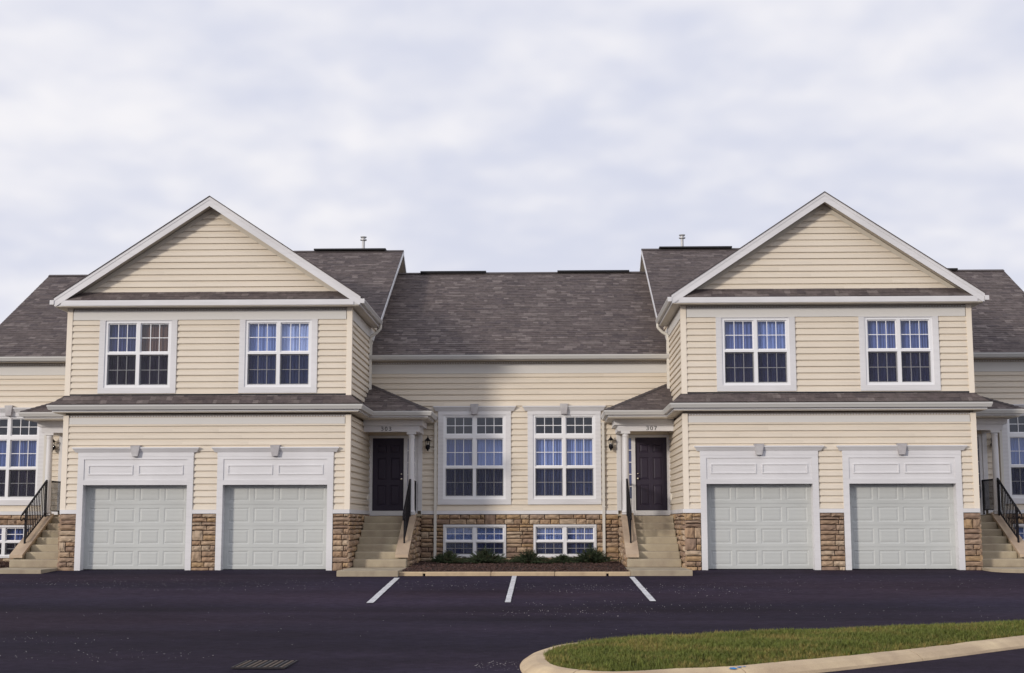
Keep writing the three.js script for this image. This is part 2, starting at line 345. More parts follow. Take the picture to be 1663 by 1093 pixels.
function roofPlane(house, name, O, U, S, poly, seed, thick = 0.09) {
  const N = V().crossVectors(U, S).normalize(); if (N.y < 0) N.negate();
  const at = ([a, b]) => O.clone().addScaledVector(U, a).addScaledVector(S, b);
  const deck = mesh(name, slab(poly.map(at), N.clone().multiplyScalar(-thick)), M.deck, house);
  shingles(deck, O.clone().addScaledVector(N, 0.002), U, S, poly, seed); return deck;
}
function ventedStrip(parent, x0, x1, y, z, pitch = 0.067) { // grooved ends of the vented soffit panels
  const l = []; for (let x = x0 + pitch / 2; x < x1; x += pitch) l.push(box(x - 0.017, x + 0.017, y - 0.012, y + 0.014, z, z + 0.018));
  mesh('soffit_return', box(x0, x1, y - 0.032, y + 0.045, z - 0.002, z), M.returnStrip, parent);
  const m = mesh('soffit_grooves', merge(l), M.trim, parent); m.userData.kind = 'stuff';
}

// ------------------------------------------------------------------ windows
const blindTones = {
  pale: [0.42, 0.47, 0.64], white: [0.82, 0.83, 0.9], mid: [0.23, 0.26, 0.42], dim: [0.12, 0.12, 0.24], brown: [0.33, 0.15, 0.06], plum: [0.12, 0.065, 0.1], none: null,
};
const blindMats = {};
for (const [k, c] of Object.entries(blindTones)) if (c) blindMats[k] = std(c, { roughness: 0.9, side: THREE.DoubleSide });
function drape(x0, x1, y0, y1, z, r) { // a hanging curtain: pleats of uneven width and depth
  const g = new THREE.PlaneGeometry(x1 - x0, y1 - y0, 70, 3).translate((x0 + x1) / 2, (y0 + y1) / 2, z), p = g.attributes.position, f = 70 + r() * 25, a = 0.012 + r() * 0.012, o = r() * 6;
  for (let i = 0; i < p.count; i++) { const x = p.getX(i); p.setZ(i, z + a * Math.sin(x * f + o + 1.5 * Math.sin(x * 11 + o)) + 0.01 * Math.sin(x * 23 + p.getY(i) * 2)); }
  g.computeVertexNormals(); return g;
}
// o: {cx, z, outer:[dx0,dx1,y0,y1], inner:[dx0,dx1,y0,y1], cols:[[a,b]..], rows:[{y:[a,b], nx, ny, screen, back}] , head}
function windowUnit(house, o) {
  const cx = o.cx, z = o.z, X = (r) => [cx + r[0], cx + r[1], r[2], r[3]];
  const win = mesh('window', plate(X(o.outer), [X(o.inner)], z, z + 0.055), M.trim, house);
  const holes = []; for (const r of o.rows) for (const c of o.cols) holes.push([cx + c[0], cx + c[1], r.y[0], r.y[1]]);
  mesh('frame', plate(X(o.inner), holes.map((h) => [h[0] - 0.012, h[1] + 0.012, h[2] - 0.012, h[3] + 0.012]), z - 0.05, z + 0.03), M.vinylWhite, win);
  const rnd = rng(Math.round((cx + 50) * 91));
  o.rows.forEach((r, ri) => o.cols.forEach((c, ci) => {
    const x0 = cx + c[0], x1 = cx + c[1], y0 = r.y[0], y1 = r.y[1], zs = z - (r.screen ? 0.035 : 0.012);
    mesh('sash', plate([x0 - 0.012, x1 + 0.012, y0 - 0.012, y1 + 0.012], [[x0 + 0.012, x1 - 0.012, y0 + 0.012, y1 - 0.012]], zs - 0.025, zs + 0.006), M.vinylWhite, win);
    const gx0 = x0 + 0.012, gx1 = x1 - 0.012, gy0 = y0 + 0.012, gy1 = y1 - 0.012, bw = 0.009, bars = [], tx = (rnd() - 0.5) * 0.02, tyy = (rnd() - 0.5) * 0.02;
    for (let i = 0; i < r.nx; i++) for (let j = 0; j < r.ny; j++) {
      const a = lerp(gx0, gx1, i / r.nx), b = lerp(gx0, gx1, (i + 1) / r.nx), d = lerp(gy0, gy1, j / r.ny), e = lerp(gy0, gy1, (j + 1) / r.ny);
      const p = mesh('pane', new THREE.BoxGeometry(b - a, e - d, 0.004), M.glass, win); p.position.set((a + b) / 2, (d + e) / 2, zs - 0.016); p.rotation.set(tx + (rnd() - 0.5) * 0.004, tyy + (rnd() - 0.5) * 0.004, 0);
    }
    for (let i = 1; i < r.nx; i++) { const a = lerp(gx0, gx1, i / r.nx); mesh('muntin', box(a - bw, a + bw, gy0, gy1, zs - 0.012, zs + 0.001), M.vinylWhite, win); }
    for (let j = 1; j < r.ny; j++) { const a = lerp(gy0, gy1, j / r.ny); mesh('muntin', box(gx0, gx1, a - bw, a + bw, zs - 0.0125, zs - 0.0005), M.vinylWhite, win); }
    if (r.screen) mesh('insect_screen', box(x0 - 0.008, x1 + 0.008, y0 - 0.008, y1 + 0.008, z - 0.012, z - 0.009), M.screen, win);
    const k = r.back?.[ci]; if (k && blindMats[k]) mesh('curtain', drape(x0 - 0.05, x1 + 0.05, y0 - 0.06, y1 + 0.05, z - 0.14, rnd), blindMats[k], win);
  }));
  if (o.head) cornice(win, cx, z, o.head);
  return win;
}
function cornice(parent, cx, z, h) { // h: {w, y0 frieze bottom, y1 frieze top, y2 top, keyTop}
  mesh('head_board', box(cx - h.w, cx + h.w, h.y0, h.y1, z, z + 0.06), M.trim, parent);
  mesh('head_cornice', merge([frustum(cx - h.w, cx + h.w, h.y1, h.y2 - 0.03, z, 0.065, 0.12), box(cx - h.w - 0.13, cx + h.w + 0.13, h.y2 - 0.03, h.y2, z, z + 0.13)]), M.trim, parent);
  const s = new THREE.Shape([new THREE.Vector2(cx - h.kb, h.y0 + 0.004), new THREE.Vector2(cx + h.kb, h.y0 + 0.004), new THREE.Vector2(cx + h.kt, h.keyTop), new THREE.Vector2(cx - h.kt, h.keyTop)]);
  mesh('keystone', uvBox(new THREE.ExtrudeGeometry(s, { depth: 0.14, bevelEnabled: true, bevelSize: 0.006, bevelThickness: 0.006, bevelSegments: 1 }).translate(0, 0, z + 0.01)), M.keystone, parent);
}
const upperCut = (cx) => [cx - 0.9, cx + 0.9, 4.22, 5.97];
function upperWindow(house, cx, backs) {
  return windowUnit(house, { cx, z: 0.004, outer: [-0.9375, 0.9375, 4.175, 5.945], inner: [-0.8, 0.8, 4.315, 5.93], cols: [[-0.725, -0.055], [0.055, 0.725]],
    rows: [{ y: [4.39, 5.1], nx: 3, ny: 2, screen: true, back: backs[1] }, { y: [5.18, 5.86], nx: 3, ny: 2, back: backs[0] }] });
}
function tallWindow(house, cx, backs) {
  return windowUnit(house, { cx, z: ZD + 0.004, outer: [-0.96, 0.96, 1.57, 3.93], inner: [-0.82, 0.82, 1.71, 3.915], cols: [[-0.75, -0.0525], [0.0525, 0.75]], head: { w: 0.965, y0: 3.93, y1: 4.02, y2: 4.15, keyTop: 4.2, kb: 0.07, kt: 0.1 },
    rows: [{ y: [1.8, 2.5], nx: 3, ny: 2, screen: true, back: backs[1] }, { y: [2.58, 3.29], nx: 3, ny: 2, back: backs[0] }, { y: [3.42, 3.86], nx: 3, ny: 2, back: backs[2] }] });
}
function basementWindow(house, cx, backs) {
  return windowUnit(house, { cx, z: ZD + 0.03, outer: [-0.82, 0.82, 0.2, 1.05], inner: [-0.765, 0.765, 0.255, 0.995], cols: [[-0.745, -0.055], [0.055, 0.745]],
    rows: [{ y: [0.29, 0.58], nx: 3, ny: 2, screen: true, back: backs[1] }, { y: [0.65, 0.975], nx: 3, ny: 2, back: backs[0] }] });
}
const raisedCache = new Map();
function raisedPanel(w, h, depth, a = 0.024, b = 0.05) { // groove round a raised field; loops from the surface (z=0) in
  const key = [w, h, depth, a, b].map((v) => v.toFixed(3)).join();
  if (!raisedCache.has(key)) {
    const loop = (i, z) => [V(-w / 2 + i, -h / 2 + i, z), V(w / 2 - i, -h / 2 + i, z), V(w / 2 - i, h / 2 - i, z), V(-w / 2 + i, h / 2 - i, z)];
    const L = [loop(0, 0), loop(a * 0.75, -depth), loop(a, -depth), loop(b, -depth * 0.15)], t = [];
    for (let k = 0; k < 3; k++) for (let i = 0; i < 4; i++) { const j = (i + 1) % 4; t.push([L[k][i], L[k][j], L[k + 1][j]], [L[k][i], L[k + 1][j], L[k + 1][i]]); }
    t.push([L[3][0], L[3][1], L[3][2]], [L[3][0], L[3][2], L[3][3]]); raisedCache.set(key, tris(t));
  }
  return raisedCache.get(key);
}

// ------------------------------------------------------------------ garage door with its surround
function garage(house, cx) {
  const hw = 1.24, top = 1.995, z = 0.004;
  const door = mesh('garage_door', box(cx - hw - 0.03, cx + hw + 0.03, 0.012, top + 0.06, -0.26, -0.215), M.garage, house);
  const sh = (top + 0.045 - 0.03) / 4, pw = 0.5, gap = (2 * hw - 4 * pw) / 5;
  for (let j = 0; j < 4; j++) {
    const y0 = 0.02 + j * (sh + 0.004), y1 = y0 + sh, holes = [];
    for (let i = 0; i < 4; i++) { const x = cx - hw + gap + i * (pw + gap); holes.push([x, x + pw, y0 + 0.075, y1 - 0.075]); }
    mesh('section', plate([cx - hw - 0.02, cx + hw + 0.02, y0, y1], holes, -0.213, -0.19), M.garage, door);
    for (const h of holes) { const p = mesh('panel', raisedPanel(pw, h[3] - h[2], 0.009, 0.03, 0.065), M.garage, door); p.position.set((h[0] + h[1]) / 2, (h[2] + h[3]) / 2, -0.19); }
  }
  mesh('bottom_seal', box(cx - hw, cx + hw, 0.0, 0.016, -0.23, -0.2), M.black, door);
  const sur = mesh('garage_surround', plate([[cx - hw - 0.14, -0.01], [cx - hw, -0.01], [cx - hw, top], [cx + hw, top], [cx + hw, -0.01], [cx + hw + 0.14, -0.01], [cx + hw + 0.14, 2.665], [cx - hw - 0.14, 2.665]], [[cx - hw + 0.005, cx + hw - 0.005, 2.11, 2.6]], z, z + 0.06), M.trim, house);
  for (const s of [-1, 1]) mesh('jamb', box(cx + s * (hw + 0.003), cx + s * (hw + 0.06), 0, top + 0.06, -0.2, z - 0.002), M.trim, sur);
  mesh('jamb', box(cx - hw - 0.06, cx + hw + 0.06, top + 0.003, top + 0.06, -0.18, z - 0.002), M.trim, sur);
  mesh('header_board', box(cx - hw + 0.006, cx + hw - 0.006, 2.111, 2.599, z + 0.004, z + 0.04), M.trim, sur);
  for (const s of [-1, 1]) { const a = cx + s * 0.6; mesh('header_panel', plate([a - 0.535, a + 0.535, 2.235, 2.465], [[a - 0.51, a + 0.51, 2.26, 2.44]], z + 0.04, z + 0.058), M.trim, sur); }
  cornice(sur, cx, z, { w: 1.385, y0: 2.667, y1: 2.767, y2: 2.885, keyTop: 2.92, kb: 0.065, kt: 0.11 });
}

// ------------------------------------------------------------------ front entry under its porch. t = side of the block it is on
function entry(house, t, digits, font) {
  const X = (e) => t * (HALF + e), bx = (e0, e1, y0, y1, z0, z1) => box(X(e0), X(e1), y0, y1, z0, z1);
  const zw = ZD + 0.004;
  // door
  const dx0 = Math.min(X(0.105), X(0.93)), dx1 = Math.max(X(0.105), X(0.93)), dw = dx1 - dx0, holes = [];
  for (const [y0, y1] of [[2.92, 3.14], [2.22, 2.8], [1.55, 2.08]]) for (const c of [0.29, 0.71]) holes.push([dx0 + dw * c - 0.125, dx0 + dw * c + 0.125, y0, y1]);
  const door = mesh('front_door', plate([dx0, dx1, 1.41, 3.315], holes, zw - 0.03, zw - 0.004), M.door, house);
  for (const h of holes) { const p = mesh('panel', raisedPanel(h[1] - h[0], h[3] - h[2], 0.014), M.door, door); p.position.set((h[0] + h[1]) / 2, (h[2] + h[3]) / 2, zw - 0.004); }
  const kx = X(0.87); for (const [y, r] of [[2.24, 0.032], [2.37, 0.022]]) { const k = mesh(r > 0.03 ? 'knob' : 'deadbolt', new THREE.SphereGeometry(r, 10, 8), M.brass, door); k.position.set(kx, y, zw + 0.03); k.scale.z = 0.8; }
  // casing with side light
  const cs = (e0, e1) => [Math.min(X(e0), X(e1)), Math.max(X(e0), X(e1))];
  const cas = mesh('door_casing', plate([...cs(0.01, 1.3), 1.41, 3.38], [[...cs(0.105, 0.93), 1.4, 3.315].map((v, i) => (i === 2 ? 1.412 : v)), [...cs(1.03, 1.22), 1.72, 3.3]], zw - 0.02, zw + 0.04), M.trim, house);
  for (let j = 0; j < 5; j++) { const y0 = 1.72 + j * 0.316; const p = mesh('pane', bx(1.03, 1.22, y0, y0 + 0.316, zw - 0.012, zw - 0.008), M.glass, cas); if (j) mesh('muntin', bx(1.03, 1.22, y0 - 0.01, y0 + 0.01, zw - 0.006, zw + 0.006), M.vinylWhite, cas); }
  mesh('blind', bx(1.0, 1.25, 1.69, 3.33, zw - 0.1, zw - 0.09), blindMats.dim, cas);
  mesh('threshold', bx(0.01, 1.3, 1.285, 1.409, zw, zw + 0.12), M.trim, house);
  // porch: slab edge beam, column, half column at the wall, ceiling
  const beam = mesh('porch_beam', merge([bx(0.03, 1.45, 3.4, 3.55, -2.59, -2.42), bx(0.03, 1.54, 3.552, 3.69, -2.61, -2.36)]), M.trim, house);
  mesh('porch_beam', merge([bx(1.3, 1.45, 3.4, 3.55, ZD + 0.03, -2.592), bx(1.28, 1.54, 3.552, 3.69, ZD + 0.03, -2.612)]), M.trim, house);
  mesh('porch_ceiling', bx(0.03, 1.28, 3.63, 3.66, ZD + 0.03, -2.615), M.soffit, house);
  if (digits) [...digits].forEach((ch, i) => {
    const g = new TextGeometry(ch, { font, size: 0.1, depth: 0.008, curveSegments: 4 }); g.computeBoundingBox(); const w = g.boundingBox.max.x - g.boundingBox.min.x;
    const d = mesh('house_digit', g, M.black, beam); d.position.set(t * (HALF + 0.6) + (i - 1) * 0.1 - w / 2, 3.424, -2.419);
  });
  const col = mesh('porch_column', new THREE.LatheGeometry([[0.001, 1.335], [0.115, 1.335], [0.115, 1.38], [0.098, 1.395], [0.09, 1.42], [0.086, 1.6], [0.074, 3.24], [0.074, 3.26], [0.086, 3.27], [0.086, 3.285], [0.076, 3.295], [0.08, 3.335], [0.001, 3.335]].map((p) => new THREE.Vector2(...p)), 20), M.trim, house);
  col.position.set(X(1.25), 0, -2.5);
  mesh('capital', box(-0.115, 0.115, 3.336, 3.398, -0.09, 0.09), M.trim, col); mesh('plinth', box(-0.115, 0.115, 1.3, 1.338, -0.115, 0.115), M.trim, col);
  mesh('porch_soffit', bx(0.035, 1.7, 3.692, 3.704, ZD + 0.03, -1.9), M.soffit, house);
  mesh('pilaster', bx(1.305, 1.42, 1.41, 3.4, zw, zw + 0.06), M.trim, house);
  // outlet box by the door on the side wall
  if (digits) { const o = mesh('outlet_box', box(0, 0.05, -0.07, 0.07, -0.045, 0.045), M.downspout, house); o.position.set(X(0.025) - (t < 0 ? 0.05 : 0), 1.75, -3.25); }
  // porch roof: front slope, end slope and hip
  const ze = -1.84, ye = 3.885, ee = 1.79, yt = 4.74;
  const A = V(X(0.0), ye, ze), Bp = V(X(ee), ye, ze), C = V(X(0.0), yt, ZD), D = V(X(ee), ye, ZD);
  {
    const U = V(t, 0, 0), S = C.clone().sub(A), len = S.length(); S.normalize();
    roofPlane(house, 'porch_roof', A, U, S, [[0, 0], [ee, 0], [0, len]], 700 + t * 3 + house.position.x);
    const U2 = V(0, 0, -1), S2 = C.clone().sub(V(X(ee), ye, ZD)), len2 = S2.length(); S2.normalize();
    roofPlane(house, 'porch_roof', Bp, U2, S2, [[0, 0], [ze - ZD, 0], [ze - ZD, len2]], 720 + t * 3 + house.position.x);
    const hip = C.clone().sub(Bp), hl = hip.length(), hd = hip.clone().normalize(), out = V(t * 0.7, 0, 0.7).normalize(), l = [];
    const side = V().crossVectors(hd, V(0, 1, 0)).normalize();
    for (let k = 0; k < hl - 0.05; k += 0.142) { const p = Bp.clone().addScaledVector(hd, k).add(V(0, 0.032, 0)), q = Bp.clone().addScaledVector(hd, Math.min(hl, k + 0.17)).add(V(0, 0.018, 0));
      const e = 0.09, dn = V(0, -0.035, 0); const a = p.clone().addScaledVector(side, e).add(dn), b = p, c = p.clone().addScaledVector(side, -e).add(dn), d = q.clone().addScaledVector(side, e).add(dn), f = q, g = q.clone().addScaledVector(side, -e).add(dn), h = V(0, -0.012, 0);
      l.push([a, b, f], [a, f, d], [b, c, g], [b, g, f], [a, b.clone().add(h), b], [b, b.clone().add(h), c]); }
    mesh('hip_cap', tris(l), M.deck, house);
  }
}

// ------------------------------------------------------------------ the two-storey garage block
const font = await new FontLoader().loadAsync('fonts/droid/droid_sans_regular.typeface.json');
function garageBlock(sgn, label, numbers, backs) {
  const h = thing('townhouse', [sgn * CX, 0, 0], label, 'house', 'row of joined townhouses'), seed = sgn > 0 ? 40 : 10;
  const gx = [-1.666, 1.666].map((v) => v), ux = [-1.676, 1.71].map((v) => (sgn > 0 ? v : -v)).sort((a, b) => a - b);   // garage and window centres
  // front wall core with its openings
  const gar = gx.map((c) => [c - 1.3, c + 1.3, 0.0, 2.06]);
  const front = mesh('wall', plate([[-HALF, -0.15], [HALF, -0.15], [HALF, 6.44], [0, 8.7], [-HALF, 6.44]], [...gar.map((g) => [g[0], g[1], -0.05, g[3]]), ...ux.map((c) => [c - 0.78, c + 0.78, 4.34, 5.9])], -0.16, 0), M.sheath, h);
  const garCut = gx.map((c) => [c - 1.37, c + 1.37, -0.1, 2.78]);
  siding(front, -HALF, HALF, 4.155, 5.95, ux.map(upperCut), onFront(0.001));
  siding(front, -HALF, HALF, 1.415, 3.44, garCut, onFront(0.001));
  siding(front, -HALF, HALF, 6.6, 8.62, [], onFront(0.001), (y) => { const w = (8.66 - y) / 0.667; return [-w, w]; });
  const pierGeo = [[-HALF, gx[0] - 1.37], [gx[0] + 1.37, gx[1] - 1.37], [gx[1] + 1.37, HALF]];
  pierGeo.forEach(([a, b], i) => { mesh('mortar_bed', box(a - (i === 0 ? 0.03 : 0), b + (i === 2 ? 0.03 : 0), -0.12, 1.318, 0.001, 0.012), M.mortar, front); stones(front, a + 0.01 - (i === 0 ? 0.05 : 0), b - 0.01 + (i === 2 ? 0.05 : 0), -0.06, 1.315, [], seed + i, stoneFront(0.012)); });
  const bandR = [[-HALF - 0.04, gx[0] - 1.381], [gx[0] + 1.381, gx[1] - 1.381], [gx[1] + 1.381, HALF + 0.04]];
  for (const [a, b] of bandR) mesh('water_table', box(a, b, 1.32, 1.413, 0.002, 0.062), M.trim, front);
  // friezes under both eaves
  for (const [y0, y1] of [[5.95, 6.165], [3.44, 3.595]]) { mesh('frieze_board', box(-HALF + 0.1, HALF - 0.1, y0, y1, 0.002, 0.042), M.frieze, front); ventedStrip(front, -HALF + 0.1, HALF - 0.1, y1 + 0.03, 0.004); }
  for (const s of [-1, 1]) for (const [y0, y1] of [[1.415, 3.66], [4.02, 6.24]]) mesh('corner_post', merge([box(s * (HALF - 0.085), s * (HALF + 0.044), y0, y1, 0.002, 0.047), box(s * (HALF + 0.002), s * (HALF + 0.044), y0, y1, -0.085, 0.001)]), M.corner, h);
  for (const c of gx) garage(h, c);
  ux.forEach((c, i) => upperWindow(h, c, backs[i]));
  // side walls
  for (const t of [-1, 1]) {
    const prof = [[0.0, -0.15], [0, 6.4], [3.3, 6.4], [9.0, 9.22], [14.2, 6.5], [14.2, -0.15]];   // (depth, y)
    const sh = new THREE.Shape(prof.map(([d, y]) => new THREE.Vector2(-d, y)));
    const g = new THREE.ExtrudeGeometry(sh, { depth: 0.15, bevelEnabled: false }); g.rotateY(Math.PI / 2);   // x runs 0..0.15, z = depth mirrored
    const p = g.attributes.position; for (let i = 0; i < p.count; i++) p.setZ(i, -p.getZ(i)); g.computeVertexNormals();
    g.translate(t > 0 ? HALF - 0.151 : -HALF + 0.001, 0, -0.002);
    // keep the wall behind the front plate
    for (let i = 0; i < p.count; i++) p.setZ(i, p.getZ(i) > -0.16 ? -0.162 : p.getZ(i));
    const wall = mesh('wall', uvBox(g, 0.5), M.sheath, h), W = (d) => (t > 0 ? d : -d), span = (d0, d1) => (t > 0 ? [d0, d1] : [-d1, -d0]);
    const pl = onSide(t * (HALF + 0.001), t);
    const put = (d0, d1, y0, y1, clip) => { const [a, b] = span(d0, d1); siding(wall, a, b, y0, y1, [], pl, clip && ((y) => { const [c, d] = clip(y); return span(c, d); })); };
    put(0.086, -ZD - 0.03, 1.415, 3.64); put(0.086, 4.9, 4.0, 5.95); put(3.45, 12, 6.17, 9.15, (y) => [3.3 + (y - 6.3) / 0.5 + 0.1, 14.2 - (y - 6.4) / 0.52 - 0.3]);
    mesh('frieze_board', box(t * (HALF + 0.002), t * (HALF + 0.042), 5.95, 6.2, -4.6, -0.086), M.frieze, wall);
    mesh('mortar_bed', box(t * (HALF + 0.001), t * (HALF + 0.012), -0.12, 1.318, ZD + 0.02, 0.0), M.mortar, wall);
    stones(wall, ZD + 0.05, 0.05, -0.06, 1.315, [], seed + 7 + t, stoneSide(t * (HALF + 0.012), t));
    mesh('water_table', box(t * (HALF + 0.002), t * (HALF + 0.06), 1.32, 1.413, ZD + 0.13, 0.0), M.trim, wall);
  }
  mesh('wall', box(-HALF + 0.16, HALF - 0.16, -0.15, 6.4, -14.2, -14.05), M.sheath, h);
  // gable roof over the front, 8 in 12
  const ridgeY = 8.91, k = 0.667, ew = 3.67, zf = 0.33, sl = Math.hypot(1, k);
  for (const t of [-1, 1]) {
    const O = V(t * ew, ridgeY - k * ew, zf), S = V(-t / sl, k / sl, 0), U = V(0, 0, -1), Tl = ew * sl;
    roofPlane(h, 'gable_roof', O, U, S, [[0, 0], [3.75, 0], [8.7, Tl], [0, Tl]], seed + 20 + t);
    // rake boards: a deep fascia, a thinner strip under the shingles, the soffit and the board below it on the wall
    const at = (w, dn, z) => V(t * w, ridgeY - k * w - dn, z);
    const rake = mesh('rake_board', slab([at(0, 0.035, zf + 0.002), at(ew + 0.002, 0.035, zf + 0.002), V(t * (ew + 0.002), 6.253, zf + 0.002), V(t * 3.618, 6.253, zf + 0.002), at(0, 0.24, zf + 0.002)], V(0, 0, 0.025)), M.trim, h);
    mesh('rake_strip', slab([at(0, 0.012, zf + 0.028), at(ew + 0.01, 0.012, zf + 0.028), at(ew + 0.01, 0.085, zf + 0.028), at(0, 0.085, zf + 0.028)], V(0, 0, 0.008)), M.trim, rake);
    mesh('rake_soffit', slab([at(0.0, 0.2, 0.002), at(ew, 0.2, 0.002), at(ew, 0.2, zf), at(0.0, 0.2, zf)], V(0, 0.012, 0)), M.soffit, rake);
    mesh('rake_frieze', slab([at(0, 0.215, 0.03), at(3.5, 0.215, 0.03), at(3.5, 0.335, 0.03), at(0, 0.335, 0.03)], V(0, 0, 0.012)), M.soffit, rake);
    // drip edge of shingles along the rake
    mesh('shingle_edge', slab([at(-0.0, -0.012, zf - 0.02), at(ew + 0.02, -0.012, zf - 0.02), at(ew + 0.02, 0.01, zf - 0.02), at(0, 0.01, zf - 0.02)], V(0, 0, 0.072)), M.deck, rake);
    // main roof behind, 6 in 12
    if (t > 0) for (const f of [1, -1]) {
      const ze = -3.38, zr = -9.0, ye = 6.46, m = 0.515, run = ze - zr, L2 = Math.hypot(run, run * m), O2 = V(-3.72, ye, f > 0 ? ze : zr - run), S2 = V(0, m, -f).normalize();
      roofPlane(h, 'main_roof', O2, V(1, 0, 0), S2, [[0, 0], [7.44, 0], [7.44, L2], [0, L2]], seed + 30 + f);
      for (const q of [-1, 1]) { const a = V(q * 3.722, ye - 0.02, f > 0 ? ze : zr - run), b = V(q * 3.722, ye - 0.02 + run * m, zr); mesh('rake_board', slab([a, b, b.clone().add(V(0, -0.11, 0)), a.clone().add(V(0, -0.11, 0))], V(q * 0.02, 0, 0)), M.trim, h); 
        mesh('rake_soffit', slab([a.clone().add(V(-q * 0.01, -0.14, 0)), b.clone().add(V(-q * 0.01, -0.14, 0)), b.clone().add(V(-q * 0.31, -0.14, 0)), a.clone().add(V(-q * 0.31, -0.14, 0))], V(0, 0.012, 0)), M.soffit, h); }
      if (f > 0) { const rc = mesh('ridge_cap', tris([[V(-3.74, ye + run * m + 0.03, zr), V(3.74, ye + run * m + 0.03, zr), V(3.74, ye + run * m - 0.04, zr + 0.14)], [V(-3.74, ye + run * m + 0.03, zr), V(3.74, ye + run * m - 0.04, zr + 0.14), V(-3.74, ye + run * m - 0.04, zr + 0.14)], [V(-3.74, ye + run * m + 0.03, zr), V(3.74, ye + run * m - 0.04, zr - 0.14), V(3.74, ye + run * m + 0.03, zr)], [V(-3.74, ye + run * m + 0.03, zr), V(-3.74, ye + run * m - 0.04, zr - 0.14), V(3.74, ye + run * m - 0.04, zr - 0.14)]]), M.deck, h);
        const inn = -sgn, v0 = inn * 3.2, v1 = inn * 1.0; mesh('ridge_vent', slab([V(v0, 9.372, zr + 0.16), V(v1, 9.372, zr + 0.16), V(v1, 9.372, zr - 0.16), V(v0, 9.372, zr - 0.16)], V(0, 0.045, 0)), M.vent, h);
        const px = inn * 2.47, pz = zr - 0.24, vp = mesh('vent_pipe', merge([bar(V(px, 9.1, pz), V(px, 9.74, pz), 0.045, 12)]), M.pipe, h); mesh('vent_cap', merge([new THREE.CylinderGeometry(0.1, 0.1, 0.03, 14).translate(px, 9.755, pz), new THREE.CylinderGeometry(0.055, 0.055, 0.05, 12).translate(px, 9.795, pz), new THREE.CylinderGeometry(0.1, 0.085, 0.03, 14).translate(px, 9.835, pz)]), M.pipe, vp); }
    }
  }
  // horizontal fascia across the gable, with its strip of shingles
  mesh('fascia_board', merge([box(-ew + 0.16, ew - 0.16, 6.255, 6.385, 0.305, 0.354), box(-ew + 0.03, -ew + 0.161, 6.256, 6.384, 0.306, 0.331), box(ew - 0.161, ew - 0.03, 6.256, 6.384, 0.306, 0.331)]), M.trim, h);
  { const O = V(-ew + 0.1, 6.392, 0.35), S = V(0, 0.25, -0.34), len = S.length(); S.normalize(); roofPlane(h, 'skirt_roof', O, V(1, 0, 0), S, [[0.16, 0], [6.98, 0], [6.65, len], [0.5, len]], seed + 50, 0.04); }
  mesh('eave_soffit', box(-ew + 0.03, ew - 0.03, 6.235, 6.25, 0.003, 0.335), M.soffit, h);
  for (const t of [-1, 1]) {
    mesh('eave_soffit', box(t * (HALF + 0.004), t * (ew - 0.02), 6.235, 6.25, -3.6, 0.002), M.soffit, h);
    mesh('fascia_board', box(t * (ew - 0.02), t * (ew + 0.003), 6.236, 6.385, -3.45, 0.304), M.trim, h);
    const G = [[-0.09, 0], [-0.03, 0], [-0.012, 0.05], [0.0, 0.075], [0, 0.105], [-0.012, 0.105], [-0.012, 0.085], [-0.09, 0.085]];
    const gut = mesh('gutter', sweep(G, t > 0 ? [[ew + 0.1, 0.37], [ew + 0.1, -3.5]] : [[-ew - 0.1, -3.5], [-ew - 0.1, 0.37]], 6.285), M.gutter, h);
    mesh('end_cap', box(t * (ew + 0.006), t * (ew + 0.105), 6.285, 6.392, 0.37, 0.376), M.trim, gut);
    // downspout from the eave to the porch roof
    const dz = -3.4, pts = [V(t * (ew + 0.05), 6.29, dz), V(t * (ew + 0.04), 6.18, dz), V(t * (HALF + 0.2), 6.06, dz), V(t * (HALF + 0.075), 5.98, dz), V(t * (HALF + 0.06), 5.86, dz), V(t * (HALF + 0.06), 4.52, dz)];
    const dp = mesh('downspout', new THREE.TubeGeometry(new THREE.CatmullRomCurve3(pts.slice(0, 5), false, 'catmullrom', 0.3), 16, 0.04, 8), M.downspout, h);
    mesh('downspout_run', box(t * (HALF + 0.03), t * (HALF + 0.1), 4.55, 5.9, dz - 0.045, dz + 0.045), M.downspout, dp);
    mesh('downspout_boot', box(t * (HALF + 0.035), t * (HALF + 0.095), 4.47, 4.55, dz - 0.04, dz + 0.04), M.black, dp);
  }
  // pent roof between the storeys, wrapping both corners
  { const y0 = 3.905, y1 = 4.15, o = 0.29, len = Math.hypot(o, y1 - y0);
    roofPlane(h, 'pent_roof', V(-HALF - o, y0, o), V(1, 0, 0), V(0, y1 - y0, -o).normalize(), [[0, 0], [2 * (HALF + o), 0], [2 * HALF + o, len], [o, len]], seed + 60, 0.05);
    for (const t of [-1, 1]) roofPlane(h, 'pent_roof', V(t * (HALF + o), y0, o), V(0, 0, -1), V(-t * o, y1 - y0, 0).normalize(), [[0, 0], [2.35, 0], [2.35, len], [o, len]], seed + 61 + t, 0.05);
    mesh('flashing', box(-HALF - 0.03, HALF + 0.03, 4.115, 4.16, 0.03, 0.045), M.vent, h);
  }
  const ring = [[-5.22, ZD + 0.03], [-5.22, -1.76], [-3.755, -1.76], [-3.755, 0.355], [3.755, 0.355], [3.755, -1.76], [5.22, -1.76], [5.22, ZD + 0.03]];
  const low = mesh('gutter', sweep([[-0.095, 0], [-0.03, 0], [-0.012, 0.05], [0.0, 0.075], [0, 0.112], [-0.012, 0.112], [-0.012, 0.09], [-0.095, 0.09]], ring, 3.768), M.gutter, h);
  mesh('eave_fascia', sweep([[-0.12, 0], [-0.1, 0], [-0.1, 0.15], [-0.12, 0.15]], ring, 3.725), M.trim, low);
  mesh('eave_soffit', sweep([[-0.36, 0], [-0.118, 0], [-0.118, 0.014], [-0.36, 0.014]], ring, 3.705), M.soffit, low);
